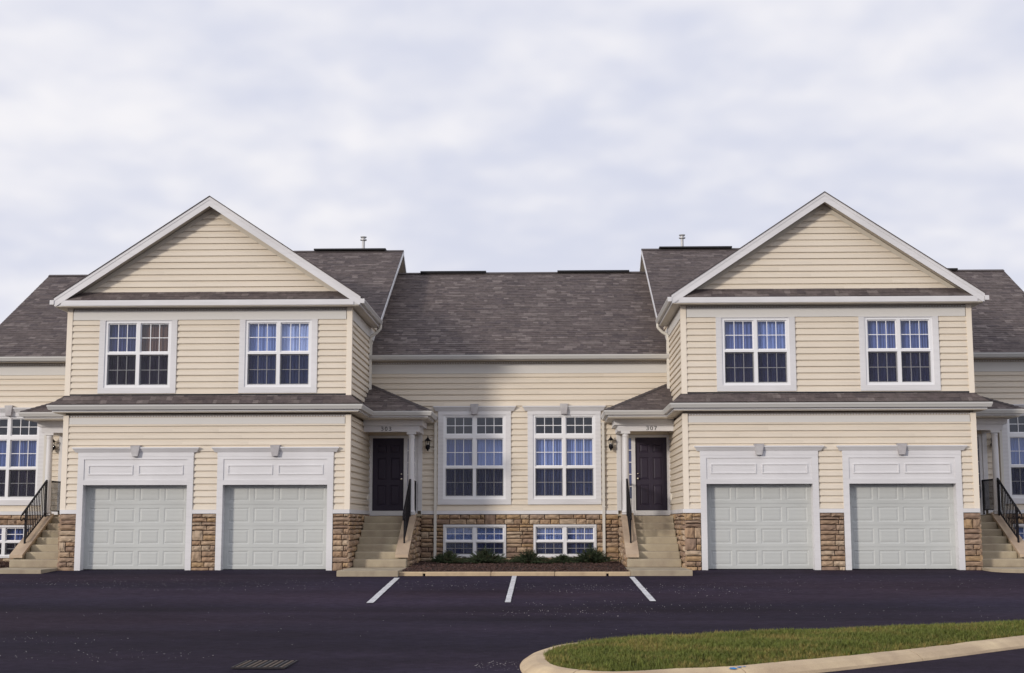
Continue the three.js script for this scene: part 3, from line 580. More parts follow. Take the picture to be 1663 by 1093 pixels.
  entry(h, -1, sgn > 0 ? numbers : '', font); entry(h, 1, sgn < 0 ? numbers : '', font);
  return h;
}
garageBlock(-1, 'left of the two gabled two-storey townhouses, with two garage doors and 303 on its porch', '303', [[['dim', 'brown'], ['plum', 'plum']], [['pale', 'white'], ['mid', 'mid']]]);
garageBlock(1, 'right of the two gabled two-storey townhouses, with two garage doors and 307 on its porch', '307', [[['mid', 'pale'], ['dim', 'dim']], [['mid', 'mid'], ['dim', 'dim']]]);

// ------------------------------------------------------------------ recessed lower houses: the middle one and the two ends
function recessedHouse(x0, x1, label, tall, base, doorsE, wins) {
  const cx = (x0 + x1) / 2, h = thing('townhouse', [cx, 0, 0], label, 'house', 'row of joined townhouses'), L = (x) => x - cx;
  const tw = tall.map(L), bw = base.map(L), dr = doorsE.map((d) => [Math.min(...d.map(L)), Math.max(...d.map(L))]);
  const holes = [...tw.map((c) => [c - 0.79, c + 0.79, 1.75, 3.89]), ...bw.map((c) => [c - 0.75, c + 0.75, 0.27, 0.985]), ...dr.map((d) => [d[0], d[1], 1.42, 3.34])];
  const a = L(x0) + 0.004, b = L(x1) - 0.004;
  const wall = mesh('wall', plate([a, b, -0.15, 5.36], holes, ZD - 0.16, ZD), M.sheath, h);
  const cuts = [...tw.map((c) => [c - 0.93, c + 0.93, 1.6, 4.03]), ...dr.map((d) => [d[0] - 0.02, d[1] + 0.02, 1.3, 3.36])];
  siding(wall, a, b, 1.415, 5.02, cuts, onFront(ZD + 0.001));
  mesh('mortar_bed', plate([a, b, -0.12, 1.318], bw.map((c) => [c - 0.8, c + 0.8, 0.22, 1.03]), ZD + 0.001, ZD + 0.012), M.mortar, wall);
  const [sa, sb] = wins; stones(wall, L(sa), L(sb), -0.02, 1.315, bw.map((c) => [c - 0.815, c + 0.815, 0.2, 1.055]), 300 + Math.round(x0 * 3), stoneFront(ZD + 0.012));
  mesh('water_table', box(L(sa), L(sb), 1.32, 1.413, ZD + 0.002, ZD + 0.062), M.trim, wall);
  mesh('frieze_board', box(a, b, 5.02, 5.265, ZD + 0.002, ZD + 0.042), M.frieze, wall); ventedStrip(wall, a, b, 5.3, ZD + 0.004);
  mesh('eave_soffit', box(a, b, 5.345, 5.358, ZD + 0.003, ZD + 0.36), M.soffit, h);
  const zo = -3.31, G = [[-0.09, 0], [-0.03, 0], [-0.012, 0.05], [0.0, 0.075], [0, 0.11], [-0.012, 0.11], [-0.012, 0.085], [-0.09, 0.085]];
  const gut = mesh('gutter', sweep(G, [[a + (x0 < -5 ? 0 : 0.002), zo], [b, zo]], 5.362), M.gutter, h);
  mesh('eave_fascia', box(a, b, 5.346, 5.475, ZD + 0.34, ZD + 0.362), M.trim, gut);
  // roof
  const ze = -3.37, zr = -9.2, ye = 5.478, m = 0.55, run = ze - zr, len = Math.hypot(run, run * m), ext = [x0 < -9 ? 0.05 : 0, x1 > 9 ? 0.05 : 0];
  for (const f of [1, -1]) roofPlane(h, 'roof', V(a - ext[0], ye, f > 0 ? ze : zr - run), V(1, 0, 0), V(0, m, -f).normalize(), [[0, 0], [b - a + ext[0] + ext[1], 0], [b - a + ext[0] + ext[1], len], [0, len]], 400 + Math.round(x0) + f);
  const yr = ye + run * m;
  mesh('ridge_cap', tris([[V(a - ext[0], yr + 0.03, zr), V(b + ext[1], yr + 0.03, zr), V(b + ext[1], yr - 0.04, zr + 0.14)], [V(a - ext[0], yr + 0.03, zr), V(b + ext[1], yr - 0.04, zr + 0.14), V(a - ext[0], yr - 0.04, zr + 0.14)], [V(a - ext[0], yr + 0.03, zr), V(b + ext[1], yr - 0.04, zr - 0.14), V(b + ext[1], yr + 0.03, zr)], [V(a - ext[0], yr + 0.03, zr), V(a - ext[0], yr - 0.04, zr - 0.14), V(b + ext[1], yr - 0.04, zr - 0.14)]]), M.deck, h);
  mesh('wall', box(a, b, -0.15, 5.36, -15.0, -14.85), M.sheath, h);
  for (const [x, t] of [[x0, -1], [x1, 1]]) if (Math.abs(x) > 12) { // gable end
    const P = [V(0, -0.15, ZD - 0.162), V(0, 5.36, ZD - 0.162), V(0, yr - 0.13, zr), V(0, 5.36, -14.84), V(0, -0.15, -14.84)].map((v) => v.setX(L(x) - t * 0.154));
    const end = mesh('wall', slab(P, V(t * 0.15, 0, 0)), M.sheath, h), span = (d0, d1) => (t > 0 ? [d0, d1] : [-d1, -d0]);
    siding(end, ...span(-ZD, 14.8), 1.415, 8.5, [], onSide(L(x) - t * 0.002, t), (y) => (y < 5.36 ? span(-ZD, 14.8) : span(-ZD + (y - 5.36) / m + 0.05, 14.8 - (y - 5.36) / m - 0.3)));
    mesh('mortar_bed', box(L(x) - t * 0.003, L(x) + t * 0.01, -0.15, 1.318, -14.8, ZD), M.mortar, end);
    for (const f of [1, -1]) { const p = V(L(x) + t * 0.047, ye - 0.02, f > 0 ? ze : zr - run), q = V(L(x) + t * 0.047, yr - 0.02, zr); mesh('rake_board', slab([p, q, q.clone().add(V(0, -0.16, 0)), p.clone().add(V(0, -0.16, 0))], V(t * 0.02, 0, 0)), M.trim, h); }
  }
  return { h, L, yr, zr, tw, bw };
}
{
  const r = recessedHouse(-3.972, 3.972, 'low recessed middle townhouse with two tall windows above the planting bed', [-1.18, 1.18], [-1.17, 1.185], [[-3.93, -2.7], [2.7, 3.93]], [-2.58, 2.58]);
  tallWindow(r.h, r.tw[0], [['mid', 'pale'], ['dim', 'dim'], ['none', 'none']]); tallWindow(r.h, r.tw[1], [['pale', 'pale'], ['mid', 'mid'], ['none', 'none']]);
  basementWindow(r.h, r.bw[0], [['pale', 'pale'], ['mid', 'mid']]); basementWindow(r.h, r.bw[1], [['pale', 'mid'], ['mid', 'mid']]);
  for (const [v0, v1] of [[-3.12, -1.11], [1.07, 3.26]]) mesh('ridge_vent', slab([V(v0, r.yr + 0.0, r.zr + 0.16), V(v1, r.yr + 0.0, r.zr + 0.16), V(v1, r.yr + 0.0, r.zr - 0.16), V(v0, r.yr + 0.0, r.zr - 0.16)], V(0, 0.05, 0)), M.vent, r.h);
  for (const s of [-1, 1]) {
    const x = s * 2.2, d = mesh('downspout', box(x - 0.035, x + 0.035, 0.2, 3.72, ZD + 0.035, ZD + 0.105), M.downspout, r.h);
    mesh('downspout_shoe', slab([V(x - 0.034, 0.21, ZD + 0.036), V(x + 0.034, 0.21, ZD + 0.036), V(x + 0.034, 0.21, ZD + 0.104), V(x - 0.034, 0.21, ZD + 0.104)], V(s > 0 ? 0.06 : 0, -0.13, 0.12)), M.downspout, d);
    for (const y of [1.5, 3.0]) mesh('bracket', box(x - 0.05, x + 0.05, y, y + 0.03, ZD + 0.034, ZD + 0.11), M.downspout, d);
  }
  const l = recessedHouse(-14.57, -10.775, 'low recessed end townhouse cut by the left edge of the picture', [-13.56], [-13.57], [[-12.04, -10.82]], [-14.57, -12.16]);
  tallWindow(l.h, l.tw[0], [['mid', 'mid'], ['plum', 'plum'], ['none', 'none']]); basementWindow(l.h, l.bw[0], [['dim', 'mid'], ['plum', 'plum']]);
  const q = recessedHouse(10.775, 14.57, 'low recessed end townhouse cut by the right edge of the picture', [13.56], [13.57], [[10.82, 12.04]], [12.16, 14.57]);
  tallWindow(q.h, q.tw[0], [['pale', 'pale'], ['dim', 'dim'], ['none', 'none']]); basementWindow(q.h, q.bw[0], [['pale', 'pale'], ['mid', 'mid']]);
  for (const [w, a, b] of [[l, -12.9, -10.9], [q, 10.9, 13.2]]) mesh('ridge_vent', slab([V(w.L(a), w.yr, w.zr + 0.16), V(w.L(b), w.yr, w.zr + 0.16), V(w.L(b), w.yr, w.zr - 0.16), V(w.L(a), w.yr, w.zr - 0.16)], V(0, 0.05, 0)), M.vent, w.h);
  for (const [w, s] of [[l, -1], [q, 1]]) { const x = w.L(s * 12.55); mesh('downspout', box(x - 0.035, x + 0.035, 0.05, 3.72, ZD + 0.035, ZD + 0.105), M.downspout, w.h); }
}

// ------------------------------------------------------------------ front steps, railings, lanterns
const STEP = 0.1703, TREAD = 0.3475, Y0 = 1.265, ZS = -2.45, slopeY = (z) => 1.31 - 0.4785 * (z + 2.45);
function frontSteps(wx, t, label, zl, round) { // wx = block wall, t = direction away from it
  const g = thing('front_steps', [wx, 0, 0], label, 'steps', 'concrete front steps'), X = (e) => t * e, bx = (e0, e1, y0, y1, z0, z1, r) => rbox(X(e0), X(e1), y0, y1, z0, z1, r);
  mesh('porch_slab', bx(0.07, 1.36, 1.08, Y0, ZD + 0.02, ZS, 0.01), M.steps, g);
  for (let k = 1; k <= 6; k++) { const y = Y0 - STEP * k, z = ZS + TREAD * k; mesh('step', bx(0.07, k === 6 ? 1.36 : 1.11, y - STEP - 0.03, y, z - TREAD - 0.06, z, 0.034), M.steps, g); }
  const top = 0.052;
  if (round) {
    const s = new THREE.Shape(), r = 0.62; s.moveTo(0.03, -0.4); s.lineTo(0.03, zl - r - 0.1); s.quadraticCurveTo(0.06, zl - 0.12, 0.03 + r * 1.1, zl); s.lineTo(1.6, zl + 0.06); s.lineTo(3.2, zl + 0.02); s.lineTo(3.2, -0.4); s.closePath();
    const geo = new THREE.ExtrudeGeometry(s, { depth: 0.26, bevelEnabled: true, bevelSize: 0.01, bevelThickness: 0.01, bevelSegments: 2, curveSegments: 10 }); geo.rotateX(Math.PI / 2); geo.translate(0, top - 0.01, 0); mesh('landing', uvBox(geo, 0.5), M.steps, g);
  } else mesh('landing', bx(0.05, 1.41, top - 0.3, top, -0.42, zl, 0.012), M.steps, g);
  // cheek wall with stone face and sloping cap
  const P = [V(X(1.115), -0.12, -0.54), V(X(1.115), slopeY(-0.54) - 0.072, -0.54), V(X(1.115), slopeY(-2.45) - 0.075, -2.45), V(X(1.115), 1.235, -2.55), V(X(1.115), -0.12, -2.55)];
  const ck = mesh('cheek_wall', slab(P, V(t * 0.225, 0, 0)), M.steps, g);
  const face = mesh('porch_side_wall', box(X(1.3), X(1.34), -0.12, 1.26, ZD + 0.02, -2.552), M.mortar, g);
  stones(face, ZD + 0.05, -2.45, -0.05, 1.25, [], 500 + Math.round(wx * 7), stoneSide(X(1.34), t));
  stones(ck, -2.45, -0.56, -0.05, 1.3, [], 520 + Math.round(wx * 7), stoneSide(X(1.34), t), (z) => slopeY(z) - 0.09);
  mesh('coping', bx(1.3, 1.42, 1.262, 1.32, ZD + 0.03, -2.5, 0.008), M.steps, face);
  mesh('cap', slab([V(X(1.075), slopeY(-2.52), -2.52), V(X(1.385), slopeY(-2.52), -2.52), V(X(1.385), slopeY(-0.44), -0.44), V(X(1.075), slopeY(-0.44), -0.44)], V(0, -0.07, 0)), M.cap, ck);
  return g;
}
function stairRail(wx, t, label) {
  const g = thing('stair_railing', [wx, 0, 0], label, 'railing', 'black iron stair railings'), x = t * 1.235, S = 0.545, ry = (z) => 2.18 - S * (z + 2.36), by = (z) => slopeY(z) + 0.1;
  mesh('post', box(x - 0.019, x + 0.019, slopeY(-2.36) - 0.02, 2.19, -2.36 - 0.019, -2.36 + 0.019), M.black, g);
  mesh('post', box(x - 0.019, x + 0.019, slopeY(-1.0) - 0.02, ry(-1.0), -1.0 - 0.019, -1.0 + 0.019), M.black, g);
  const rail = [V(x, ry(-2.37), -2.37), V(x, ry(-0.76), -0.76)];
  mesh('top_rail', slab([rail[0].clone().add(V(-0.022, 0.012, 0)), rail[0].clone().add(V(0.022, 0.012, 0)), rail[1].clone().add(V(0.022, 0.012, 0)), rail[1].clone().add(V(-0.022, 0.012, 0))], V(0, -0.032, 0)), M.black, g);
  mesh('bottom_rail', slab([V(x - 0.015, by(-2.36), -2.36), V(x + 0.015, by(-2.36), -2.36), V(x + 0.015, by(-1.0), -1.0), V(x - 0.015, by(-1.0), -1.0)], V(0, -0.025, 0)), M.black, g);
  for (let i = 1; i < 12; i++) { const z = lerp(-2.36, -1.0, i / 12); mesh('baluster', box(x - 0.01, x + 0.01, by(z) - 0.01, ry(z), z - 0.01, z + 0.01), M.black, g); }
  const yE = ry(-0.76), c = new THREE.CatmullRomCurve3([V(x, yE + 0.002, -0.77), V(x, yE - 0.05, -0.68), V(x, yE - 0.13, -0.68), V(x, yE - 0.14, -0.76), V(x, yE - 0.08, -0.86), V(x, yE - 0.16, -0.99)]);
  mesh('volute', new THREE.TubeGeometry(c, 20, 0.014, 6), M.black, g);
  return g;
}
function porchRail(wx, t, label) {
  const g = thing('porch_railing', [wx, 0, 0], label, 'railing', 'black iron porch railings'), x = t * 1.25, z0 = ZD + 0.1, z1 = -2.62;
  mesh('top_rail', box(x - 0.02, x + 0.02, 2.15, 2.185, z0, z1), M.black, g); mesh('bottom_rail', box(x - 0.015, x + 0.015, 1.4, 1.425, z0, z1), M.black, g);
  for (const z of [z0 + 0.02, z1 - 0.02]) mesh('post', box(x - 0.018, x + 0.018, 1.3, 2.15, z - 0.018, z + 0.018), M.black, g);
  for (let i = 1; i < 12; i++) { const z = lerp(z0, z1, i / 12); mesh('baluster', box(x - 0.008, x + 0.008, 1.425, 2.15, z - 0.008, z + 0.008), M.black, g); }
}
function lantern(x, label) {
  const g = thing('wall_lantern', [x, 2.98, ZD + 0.03], label, 'lantern', 'black wall lanterns by the doors'), zc = 0.14;
  mesh('back_plate', new THREE.CylinderGeometry(0.05, 0.05, 0.02, 12).rotateX(Math.PI / 2).translate(0, 0.12, 0.01), M.black, g);
  mesh('bracket', new THREE.TubeGeometry(new THREE.CatmullRomCurve3([V(0, 0.12, 0.02), V(0, 0.04, 0.06), V(0, 0.0, zc)]), 10, 0.011, 6), M.black, g);
  mesh('base', new THREE.LatheGeometry([[0.001, -0.02], [0.018, -0.01], [0.03, 0.03], [0.062, 0.05], [0.066, 0.12], [0.05, 0.125], [0.001, 0.125]].map((p) => new THREE.Vector2(...p)), 6).translate(0, 0, zc), M.black, g);
  mesh('glass', new THREE.CylinderGeometry(0.062, 0.048, 0.13, 6, 1, true).translate(0, 0.19, zc), M.lampGlass, g);
  for (let i = 0; i < 6; i++) { const a = i * Math.PI / 3; mesh('cage_bar', bar(V(Math.sin(a) * 0.05, 0.125, zc + Math.cos(a) * 0.05), V(Math.sin(a) * 0.064, 0.255, zc + Math.cos(a) * 0.064), 0.006, 5), M.black, g); }
  mesh('roof', new THREE.LatheGeometry([[0.001, 0.25], [0.085, 0.25], [0.088, 0.262], [0.06, 0.29], [0.03, 0.32], [0.018, 0.335], [0.02, 0.35], [0.008, 0.36], [0.006, 0.39], [0.001, 0.4]].map((p) => new THREE.Vector2(...p)), 6).translate(0, 0, zc), M.black, g);
  mesh('bulb', new THREE.SphereGeometry(0.022, 8, 6).translate(0, 0.17, zc), M.vinylWhite, g);
}
const sites = [[-3.972, 1, 'left of the middle planting bed, up to door 303', 2.05, false], [3.972, -1, 'right of the middle planting bed, up to door 307', 1.9, false], [-10.772, -1, 'at the left edge of the picture', 1.12, false], [10.772, 1, 'at the right edge with rounded landing', 1.12, true]];
for (const [wx, t, where, zl, round] of sites) {
  frontSteps(wx, t, 'concrete front steps ' + where, zl, round);
  const rails = { '-3.972': 'of the steps left of the middle bed', '3.972': 'of the steps right of the middle bed', '-10.772': 'of the steps at the left edge', '10.772': 'of the steps at the right edge' }[wx];
  stairRail(wx, t, 'black iron sloping handrail ' + rails); porchRail(wx, t, 'black iron level porch railing above the porch ' + rails.replace('of the', 'beside the'));
}
for (const [x, w] of [[-2.4, 'left of the two middle tall windows'], [2.4, 'right of the two middle tall windows'], [-12.34, 'behind the column at the left edge'], [12.34, 'behind the column at the right edge']]) lantern(x, 'small black wall lantern ' + w);

// ------------------------------------------------------------------ planting beds, kerb, shrubs
function bed(x0, x1, z1, seed) {
  const nx = Math.round((x1 - x0) / 0.07), nz = Math.round((z1 - ZD) / 0.07), g = new THREE.PlaneGeometry(x1 - x0, z1 - ZD, nx, nz).rotateX(-Math.PI / 2).translate((x0 + x1) / 2, 0, (ZD + z1) / 2), p = g.attributes.position;
  const top = (x, z) => lerp(-0.01, 0.075, smooth(z1, z1 - 2.6, z)) + (fbm(x * 1.5, z * 1.5, 3, seed) - 0.5) * 0.08 + (hash2(x * 97, z * 97, seed) - 0.5) * 0.03;
  for (let i = 0; i < p.count; i++) p.setY(i, top(p.getX(i), p.getZ(i)));
  g.computeVertexNormals(); struct('planting_bed', uvBox(g, 1), M.mulch);
  const n = Math.round((x1 - x0) * (z1 - ZD) * 340), r = rng(seed), im = new THREE.InstancedMesh(new THREE.BoxGeometry(0.055, 0.008, 0.018), std([1, 1, 1], { roughness: 1 }), n), m = new THREE.Matrix4(), q = new THREE.Quaternion(), c = new THREE.Color();
  for (let i = 0; i < n; i++) {
    const x = lerp(x0 + 0.03, x1 - 0.03, r()), z = lerp(ZD + 0.1, z1 - 0.03, r()), s = 0.5 + r() * 0.9; q.setFromEuler(new THREE.Euler((r() - 0.5) * 1.2, r() * 6.3, (r() - 0.5) * 1.2)); m.compose(V(x, top(x, z) + 0.012, z), q, V(s, s, s)); im.setMatrixAt(i, m);
    const k = 0.5 + r() * 0.9; c.setRGB(0.07 * k, 0.038 * k, 0.031 * k); im.setColorAt(i, c);
  }
  im.name = numbered('mulch'); im.userData = { kind: 'stuff', label: 'dark brown bark mulch covering ' + (Math.abs(x0 + x1) < 1 ? 'the middle planting bed' : x0 < 0 ? 'the bed at the left edge' : 'the bed at the right edge'), category: 'mulch' }; scene.add(im);
}
bed(-2.56, 2.56, 1.74, 11); bed(-15.5, -12.2, 0.6, 12); bed(12.2, 15.5, 0.6, 13);
{
  const k = thing('kerb', [0, 0, 0], 'pale concrete kerb along the front of the planting bed', 'kerb'); k.userData.kind = 'structure';
  const xs = [-2.56, -2.0, -0.52, 0.89, 2.05, 2.56], gap = [0, 0.05, 0.006, 0.006, 0.05, 0];
  for (let i = 0; i < xs.length - 1; i++) mesh('kerb_stone', rbox(xs[i] + gap[i] / 2, xs[i + 1] - gap[i + 1] / 2, -0.2, 0.022, 1.74, 1.9, 0.022), M.kerb, k);
  for (const x of [-2.0, 2.05]) { mesh('kerb_stone', rbox(x - 0.07, x + 0.07, -0.02, 0.019, 1.745, 1.892, 0.012), M.kerb, k); mesh('drain_outlet', box(x - 0.05, x + 0.05, -0.15, -0.01, 1.76, 1.8), M.dark, k); }
}
function needleGeo(r, n, rad, h) { // loose spreading evergreen: sprays of short needles along arching shoots
  const t = [], c = [];
  for (let i = 0; i < n; i++) {
    const a = r() * 6.283, lean = Math.pow(r(), 0.7), len = (0.5 + r() * 0.6), R = rad * lean * len, H = h * (1.05 - lean * 0.75) * (0.55 + r() * 0.5), tone = 0.6 + r() * 0.9, yel = r() < 0.12 ? 1.6 : 1;
    const base = V(Math.cos(a) * R * 0.15, 0.02, Math.sin(a) * R * 0.15), tip = V(Math.cos(a) * R, H, Math.sin(a) * R);
    for (let s = 0; s < 16; s++) {
      const f = 0.25 + (s / 16) * 0.78, p = base.clone().lerp(tip, f).add(V(0, Math.sin(f * 3) * 0.03, 0));
      for (let b = 0; b < 2; b++) {
        const d = V(r() - 0.5 + Math.cos(a) * 0.5, r() * 0.7 - 0.1, r() - 0.5 + Math.sin(a) * 0.5).normalize().multiplyScalar(0.035 + r() * 0.04), w = V(r() - 0.5, r() - 0.5, r() - 0.5).normalize().multiplyScalar(0.0075);
        t.push([p.clone().add(w), p.clone().sub(w), p.clone().add(d)]); for (let v = 0; v < 3; v++) c.push(0.034 * tone * yel, 0.05 * tone, 0.021 * tone);
      }
    }
  }
  const g = tris(t); g.setAttribute('color', new THREE.Float32BufferAttribute(c, 3)); return g;
}
const foliage = std([1, 1, 1], { roughness: 0.9, vertexColors: true, side: THREE.DoubleSide });
[[-1.75, -1.9, 0.42, 0.33, 'below the left basement window, nearest the steps of 303'], [-0.8, -1.8, 0.5, 0.4, 'below the right half of the left basement window'], [0.28, -1.75, 0.42, 0.36, 'in the middle of the bed between the basement windows'], [1.1, -1.7, 0.34, 0.26, 'smallest of them, below the right basement window'], [1.8, -1.9, 0.46, 0.46, 'tallest of them, next to the right downspout']].forEach(([x, z, rad, h, w], i) => {
  const g = thing('shrub', [x, 0.05, z], 'low dark evergreen shrub ' + w, 'shrub', 'shrubs in the planting bed'), r = rng(60 + i);
  const st = []; for (let k = 0; k < 7; k++) { const a = r() * 6.28; st.push(bar(V(0, -0.03, 0), V(Math.cos(a) * rad * 0.55, h * 0.55, Math.sin(a) * rad * 0.55), 0.007, 5)); }
  const s = mesh('stem', merge(st), M.mulch, g); const f = mesh('foliage', needleGeo(r, 330, rad * 1.45, h * 1.12), foliage, g); f.userData.kind = 'stuff';
});
{ const g = thing('shrub', [-12.75, 0.0, -0.6], 'bare twiggy shrub beside the steps at the left edge', 'shrub', 'shrubs in the planting bed'), r = rng(77), st = [];
  for (let k = 0; k < 14; k++) { const a = r() * 6.28, R = 0.3 * r(); const m = V(Math.cos(a) * R * 0.5, 0.3, Math.sin(a) * R * 0.5), e = V(Math.cos(a) * R, 0.45 + r() * 0.35, Math.sin(a) * R); st.push(bar(V(0, -0.02, 0), m, 0.006, 5), bar(m, e, 0.004, 5)); }
  mesh('stem', merge(st), M.mulch, g); const f = mesh('foliage', needleGeo(r, 40, 0.3, 0.6), foliage, g); f.userData.kind = 'stuff'; }

// ------------------------------------------------------------------ painted bay lines
for (const [xa, za, xb, zb, w, l] of [[-2.53, 2.55, -2.39, 8.42, 0.12, 'white painted bay line running from the steps of 303'], [0.0, 2.0, 0.025, 8.3, 0.1, 'white painted bay line in the middle of the planting bed kerb'], [2.56, 2.3, 2.59, 8.07, 0.11, 'white painted bay line running from the steps of 307']]) {
  const r = rng(Math.round(xa * 10) + 99), L = [], R = [], n = 40; for (let i = 0; i <= n; i++) { const f = i / n, x = lerp(xa, xb, f), z = lerp(za, zb, f), y = gy(z) + 0.011; L.push(V(x - w / 2 + (r() - 0.5) * 0.008, y, z)); R.push(V(x + w / 2 + (r() - 0.5) * 0.008, y, z)); }
  const t = []; for (let i = 0; i < n; i++) t.push([L[i], L[i + 1], R[i + 1]], [L[i], R[i + 1], R[i]]);
  tag(mesh('bay_line', tris(t), M.line), l, 'road marking', 'painted parking bay lines').userData.kind = 'structure';
}

// ------------------------------------------------------------------ grass island with its rolled kerb
{
  const near = [[0.7, 17.75], [0.7, 18.2], [0.74, 18.7], [0.84, 19.05], [1.08, 19.32], [1.45, 19.38], [1.97, 19.2], [2.65, 18.88], [3.36, 18.4], [4.1, 17.8], [4.83, 17.18], [6.63, 15.52], [8.6, 14.0], [12, 12.3], [17, 11.0]];
  const far = [[17, 8.0], [12, 9.9], [9, 11.6], [7.3, 13.5], [5, 14.6], [3.2, 15.3], [1.9, 15.9], [1.3, 16.35], [0.92, 16.9], [0.75, 17.4]];
  const curve = new THREE.CatmullRomCurve3([...near, ...far].map(([x, z]) => V(x, 0, z)), true, 'centripetal'), N = 260, pts = curve.getSpacedPoints(N).slice(0, N);
  const out = pts.map((p, i) => { const a = pts[(i + N - 1) % N], b = pts[(i + 1) % N], d = b.clone().sub(a).normalize(); return V(-d.z, 0, d.x).multiplyScalar(1); });
  // make sure "out" points away from the island
  const cen = V(4, 0, 16); if (out[20].dot(pts[20].clone().sub(cen)) < 0) for (const o of out) o.negate();
  const k = thing('island_kerb', [0, 0, 0], 'pale tan concrete kerb round the grass island', 'kerb'); k.userData.kind = 'structure';
  const prof = [[0.27, -0.14], [0.27, 0.0], [0.255, 0.025], [0.18, 0.075], [0.1, 0.1], [0.0, 0.103], [-0.02, 0.09], [-0.02, -0.14]];
  // joints between the cast lengths, at the places seen on the near side
  const near2 = (x, z) => { let b = 0, bd = 1e9; pts.forEach((p, i) => { const d = Math.hypot(p.x - x, p.z - z); if (d < bd) { bd = d; b = i; } }); return b; };
  const J = [near2(2.68, 18.9), near2(4.72, 17.3), near2(0.74, 18.7), near2(1.0, 19.3)]; const last = near2(6.63, 15.52); for (let i = last + 8; i < N; i += 22) J.push(i);
  const js = [...new Set(J.map((i) => i % N))].sort((a, b) => a - b);
  for (let s = 0; s < js.length; s++) {
    const i0 = js[s], i1 = s + 1 < js.length ? js[s + 1] : js[0] + N; if (i1 - i0 < 2) continue;
    const rings = []; for (let i = i0; i <= i1; i++) { let p = pts[i % N].clone(); const o = out[i % N]; if (i === i0) p.lerp(pts[(i + 1) % N], 0.03); if (i === i1) p.lerp(pts[(i - 1 + N) % N], 0.03); rings.push(prof.map(([d, y]) => V(p.x + o.x * d, gy(p.z) + y + (y > 0.02 ? (vnoise(p.x * 3, p.z * 3, 4) - 0.5) * 0.012 : 0), p.z + o.z * d))); }
    const t = []; for (let i = 0; i < rings.length - 1; i++) for (let j = 0; j < prof.length; j++) { const e = (j + 1) % prof.length; t.push([rings[i][j], rings[i + 1][e], rings[i][e]], [rings[i][j], rings[i + 1][j], rings[i + 1][e]]); }
    for (const [r, f] of [[rings[0], 1], [rings.at(-1), 0]]) for (let j = 1; j < prof.length - 1; j++) t.push(f ? [r[0], r[j], r[j + 1]] : [r[0], r[j + 1], r[j]]);
    mesh('kerb_stone', tris(t), M.kerb, k);
  }
  { // sprayed survey mark
    const b = near2(2.5, 18.98), t = [], q = (i, d, y) => { const p = pts[(i + N) % N], o = out[(i + N) % N]; return V(p.x + o.x * d, gy(p.z) + y + 0.004, p.z + o.z * d); }, r = rng(8);
    const on = (u, d) => { const i = b + Math.floor(u), f = u - Math.floor(u); return q(i, d, lerp(0.103, 0.08, (d - 0.09) / 0.09)).lerp(q(i + 1, d, lerp(0.103, 0.08, (d - 0.09) / 0.09)), f); };
    for (const [u0, d0, ru, rd] of [[0.45, 0.135, 0.3, 0.03], [0.95, 0.115, 0.22, 0.012], [1.35, 0.11, 0.16, 0.007]]) { const rim = []; for (let k = 0; k < 12; k++) { const a = k * 0.5236, e = 0.65 + r() * 0.5; rim.push(on(u0 + Math.cos(a) * ru * e, d0 + Math.sin(a) * rd * e)); } for (let k = 0; k < 12; k++) t.push([on(u0, d0), rim[k], rim[(k + 1) % 12]]); }
    mesh('paint_mark', tris(t), M.blue, k);
  }
  // turf surface
  const inside = (x, z) => { let c = false; for (let i = 0, j = N - 1; i < N; j = i++) { const a = pts[i], b = pts[j]; if ((a.z > z) !== (b.z > z) && x < ((b.x - a.x) * (z - a.z)) / (b.z - a.z) + a.x) c = !c; } return c; };
  const dist = (x, z) => { let d = 1e9; for (let i = 0; i < N; i++) d = Math.min(d, Math.hypot(pts[i].x - x, pts[i].z - z)); return d; };
  const top = (x, z, d) => gy(z) + 0.085 + 0.05 * smooth(0, 0.6, d) + (fbm(x * 1.3, z * 1.3, 3, 33) - 0.5) * 0.05;
  const sh = new THREE.Shape(pts.map((p) => new THREE.Vector2(p.x, -p.z))), tg = new THREE.ShapeGeometry(sh, 1).rotateX(-Math.PI / 2), tp = tg.attributes.position; for (let i = 0; i < tp.count; i++) tp.setY(i, gy(tp.getZ(i)) + 0.075); tg.computeVertexNormals(); struct('traffic_island', uvBox(tg, 1), M.grassGround);
  // grass: tufts of blades
  const r = rng(404), t = []; for (let i = 0; i < 7; i++) { const a = r() * 6.28, bx = (r() - 0.5) * 0.03, bz = (r() - 0.5) * 0.03, h = 0.045 + r() * 0.035, w = 0.0028, lx = Math.cos(a) * 0.03 * r() * 1.6, lz = Math.sin(a) * 0.03 * r() * 1.6, px = -Math.sin(a) * w, pz = Math.cos(a) * w; const p0 = V(bx - px, 0, bz - pz), p1 = V(bx + px, 0, bz + pz), m0 = V(bx + lx * 0.4 - px * 0.8, h * 0.6, bz + lz * 0.4 - pz * 0.8), m1 = V(bx + lx * 0.4 + px * 0.8, h * 0.6, bz + lz * 0.4 + pz * 0.8), e = V(bx + lx, h, bz + lz); t.push([p0, p1, m1], [p0, m1, m0], [m0, m1, e]); }
  const list = []; for (let i = 0; i < 130000; i++) { const x = lerp(0.4, 11, r()), z = lerp(10.5, 19.6, r()); if (inside(x, z)) list.push([x, z]); }
  const im = new THREE.InstancedMesh(tris(t), std([1, 1, 1], { roughness: 0.8, side: THREE.DoubleSide }), list.length), m = new THREE.Matrix4(), q = new THREE.Quaternion(), c = new THREE.Color();
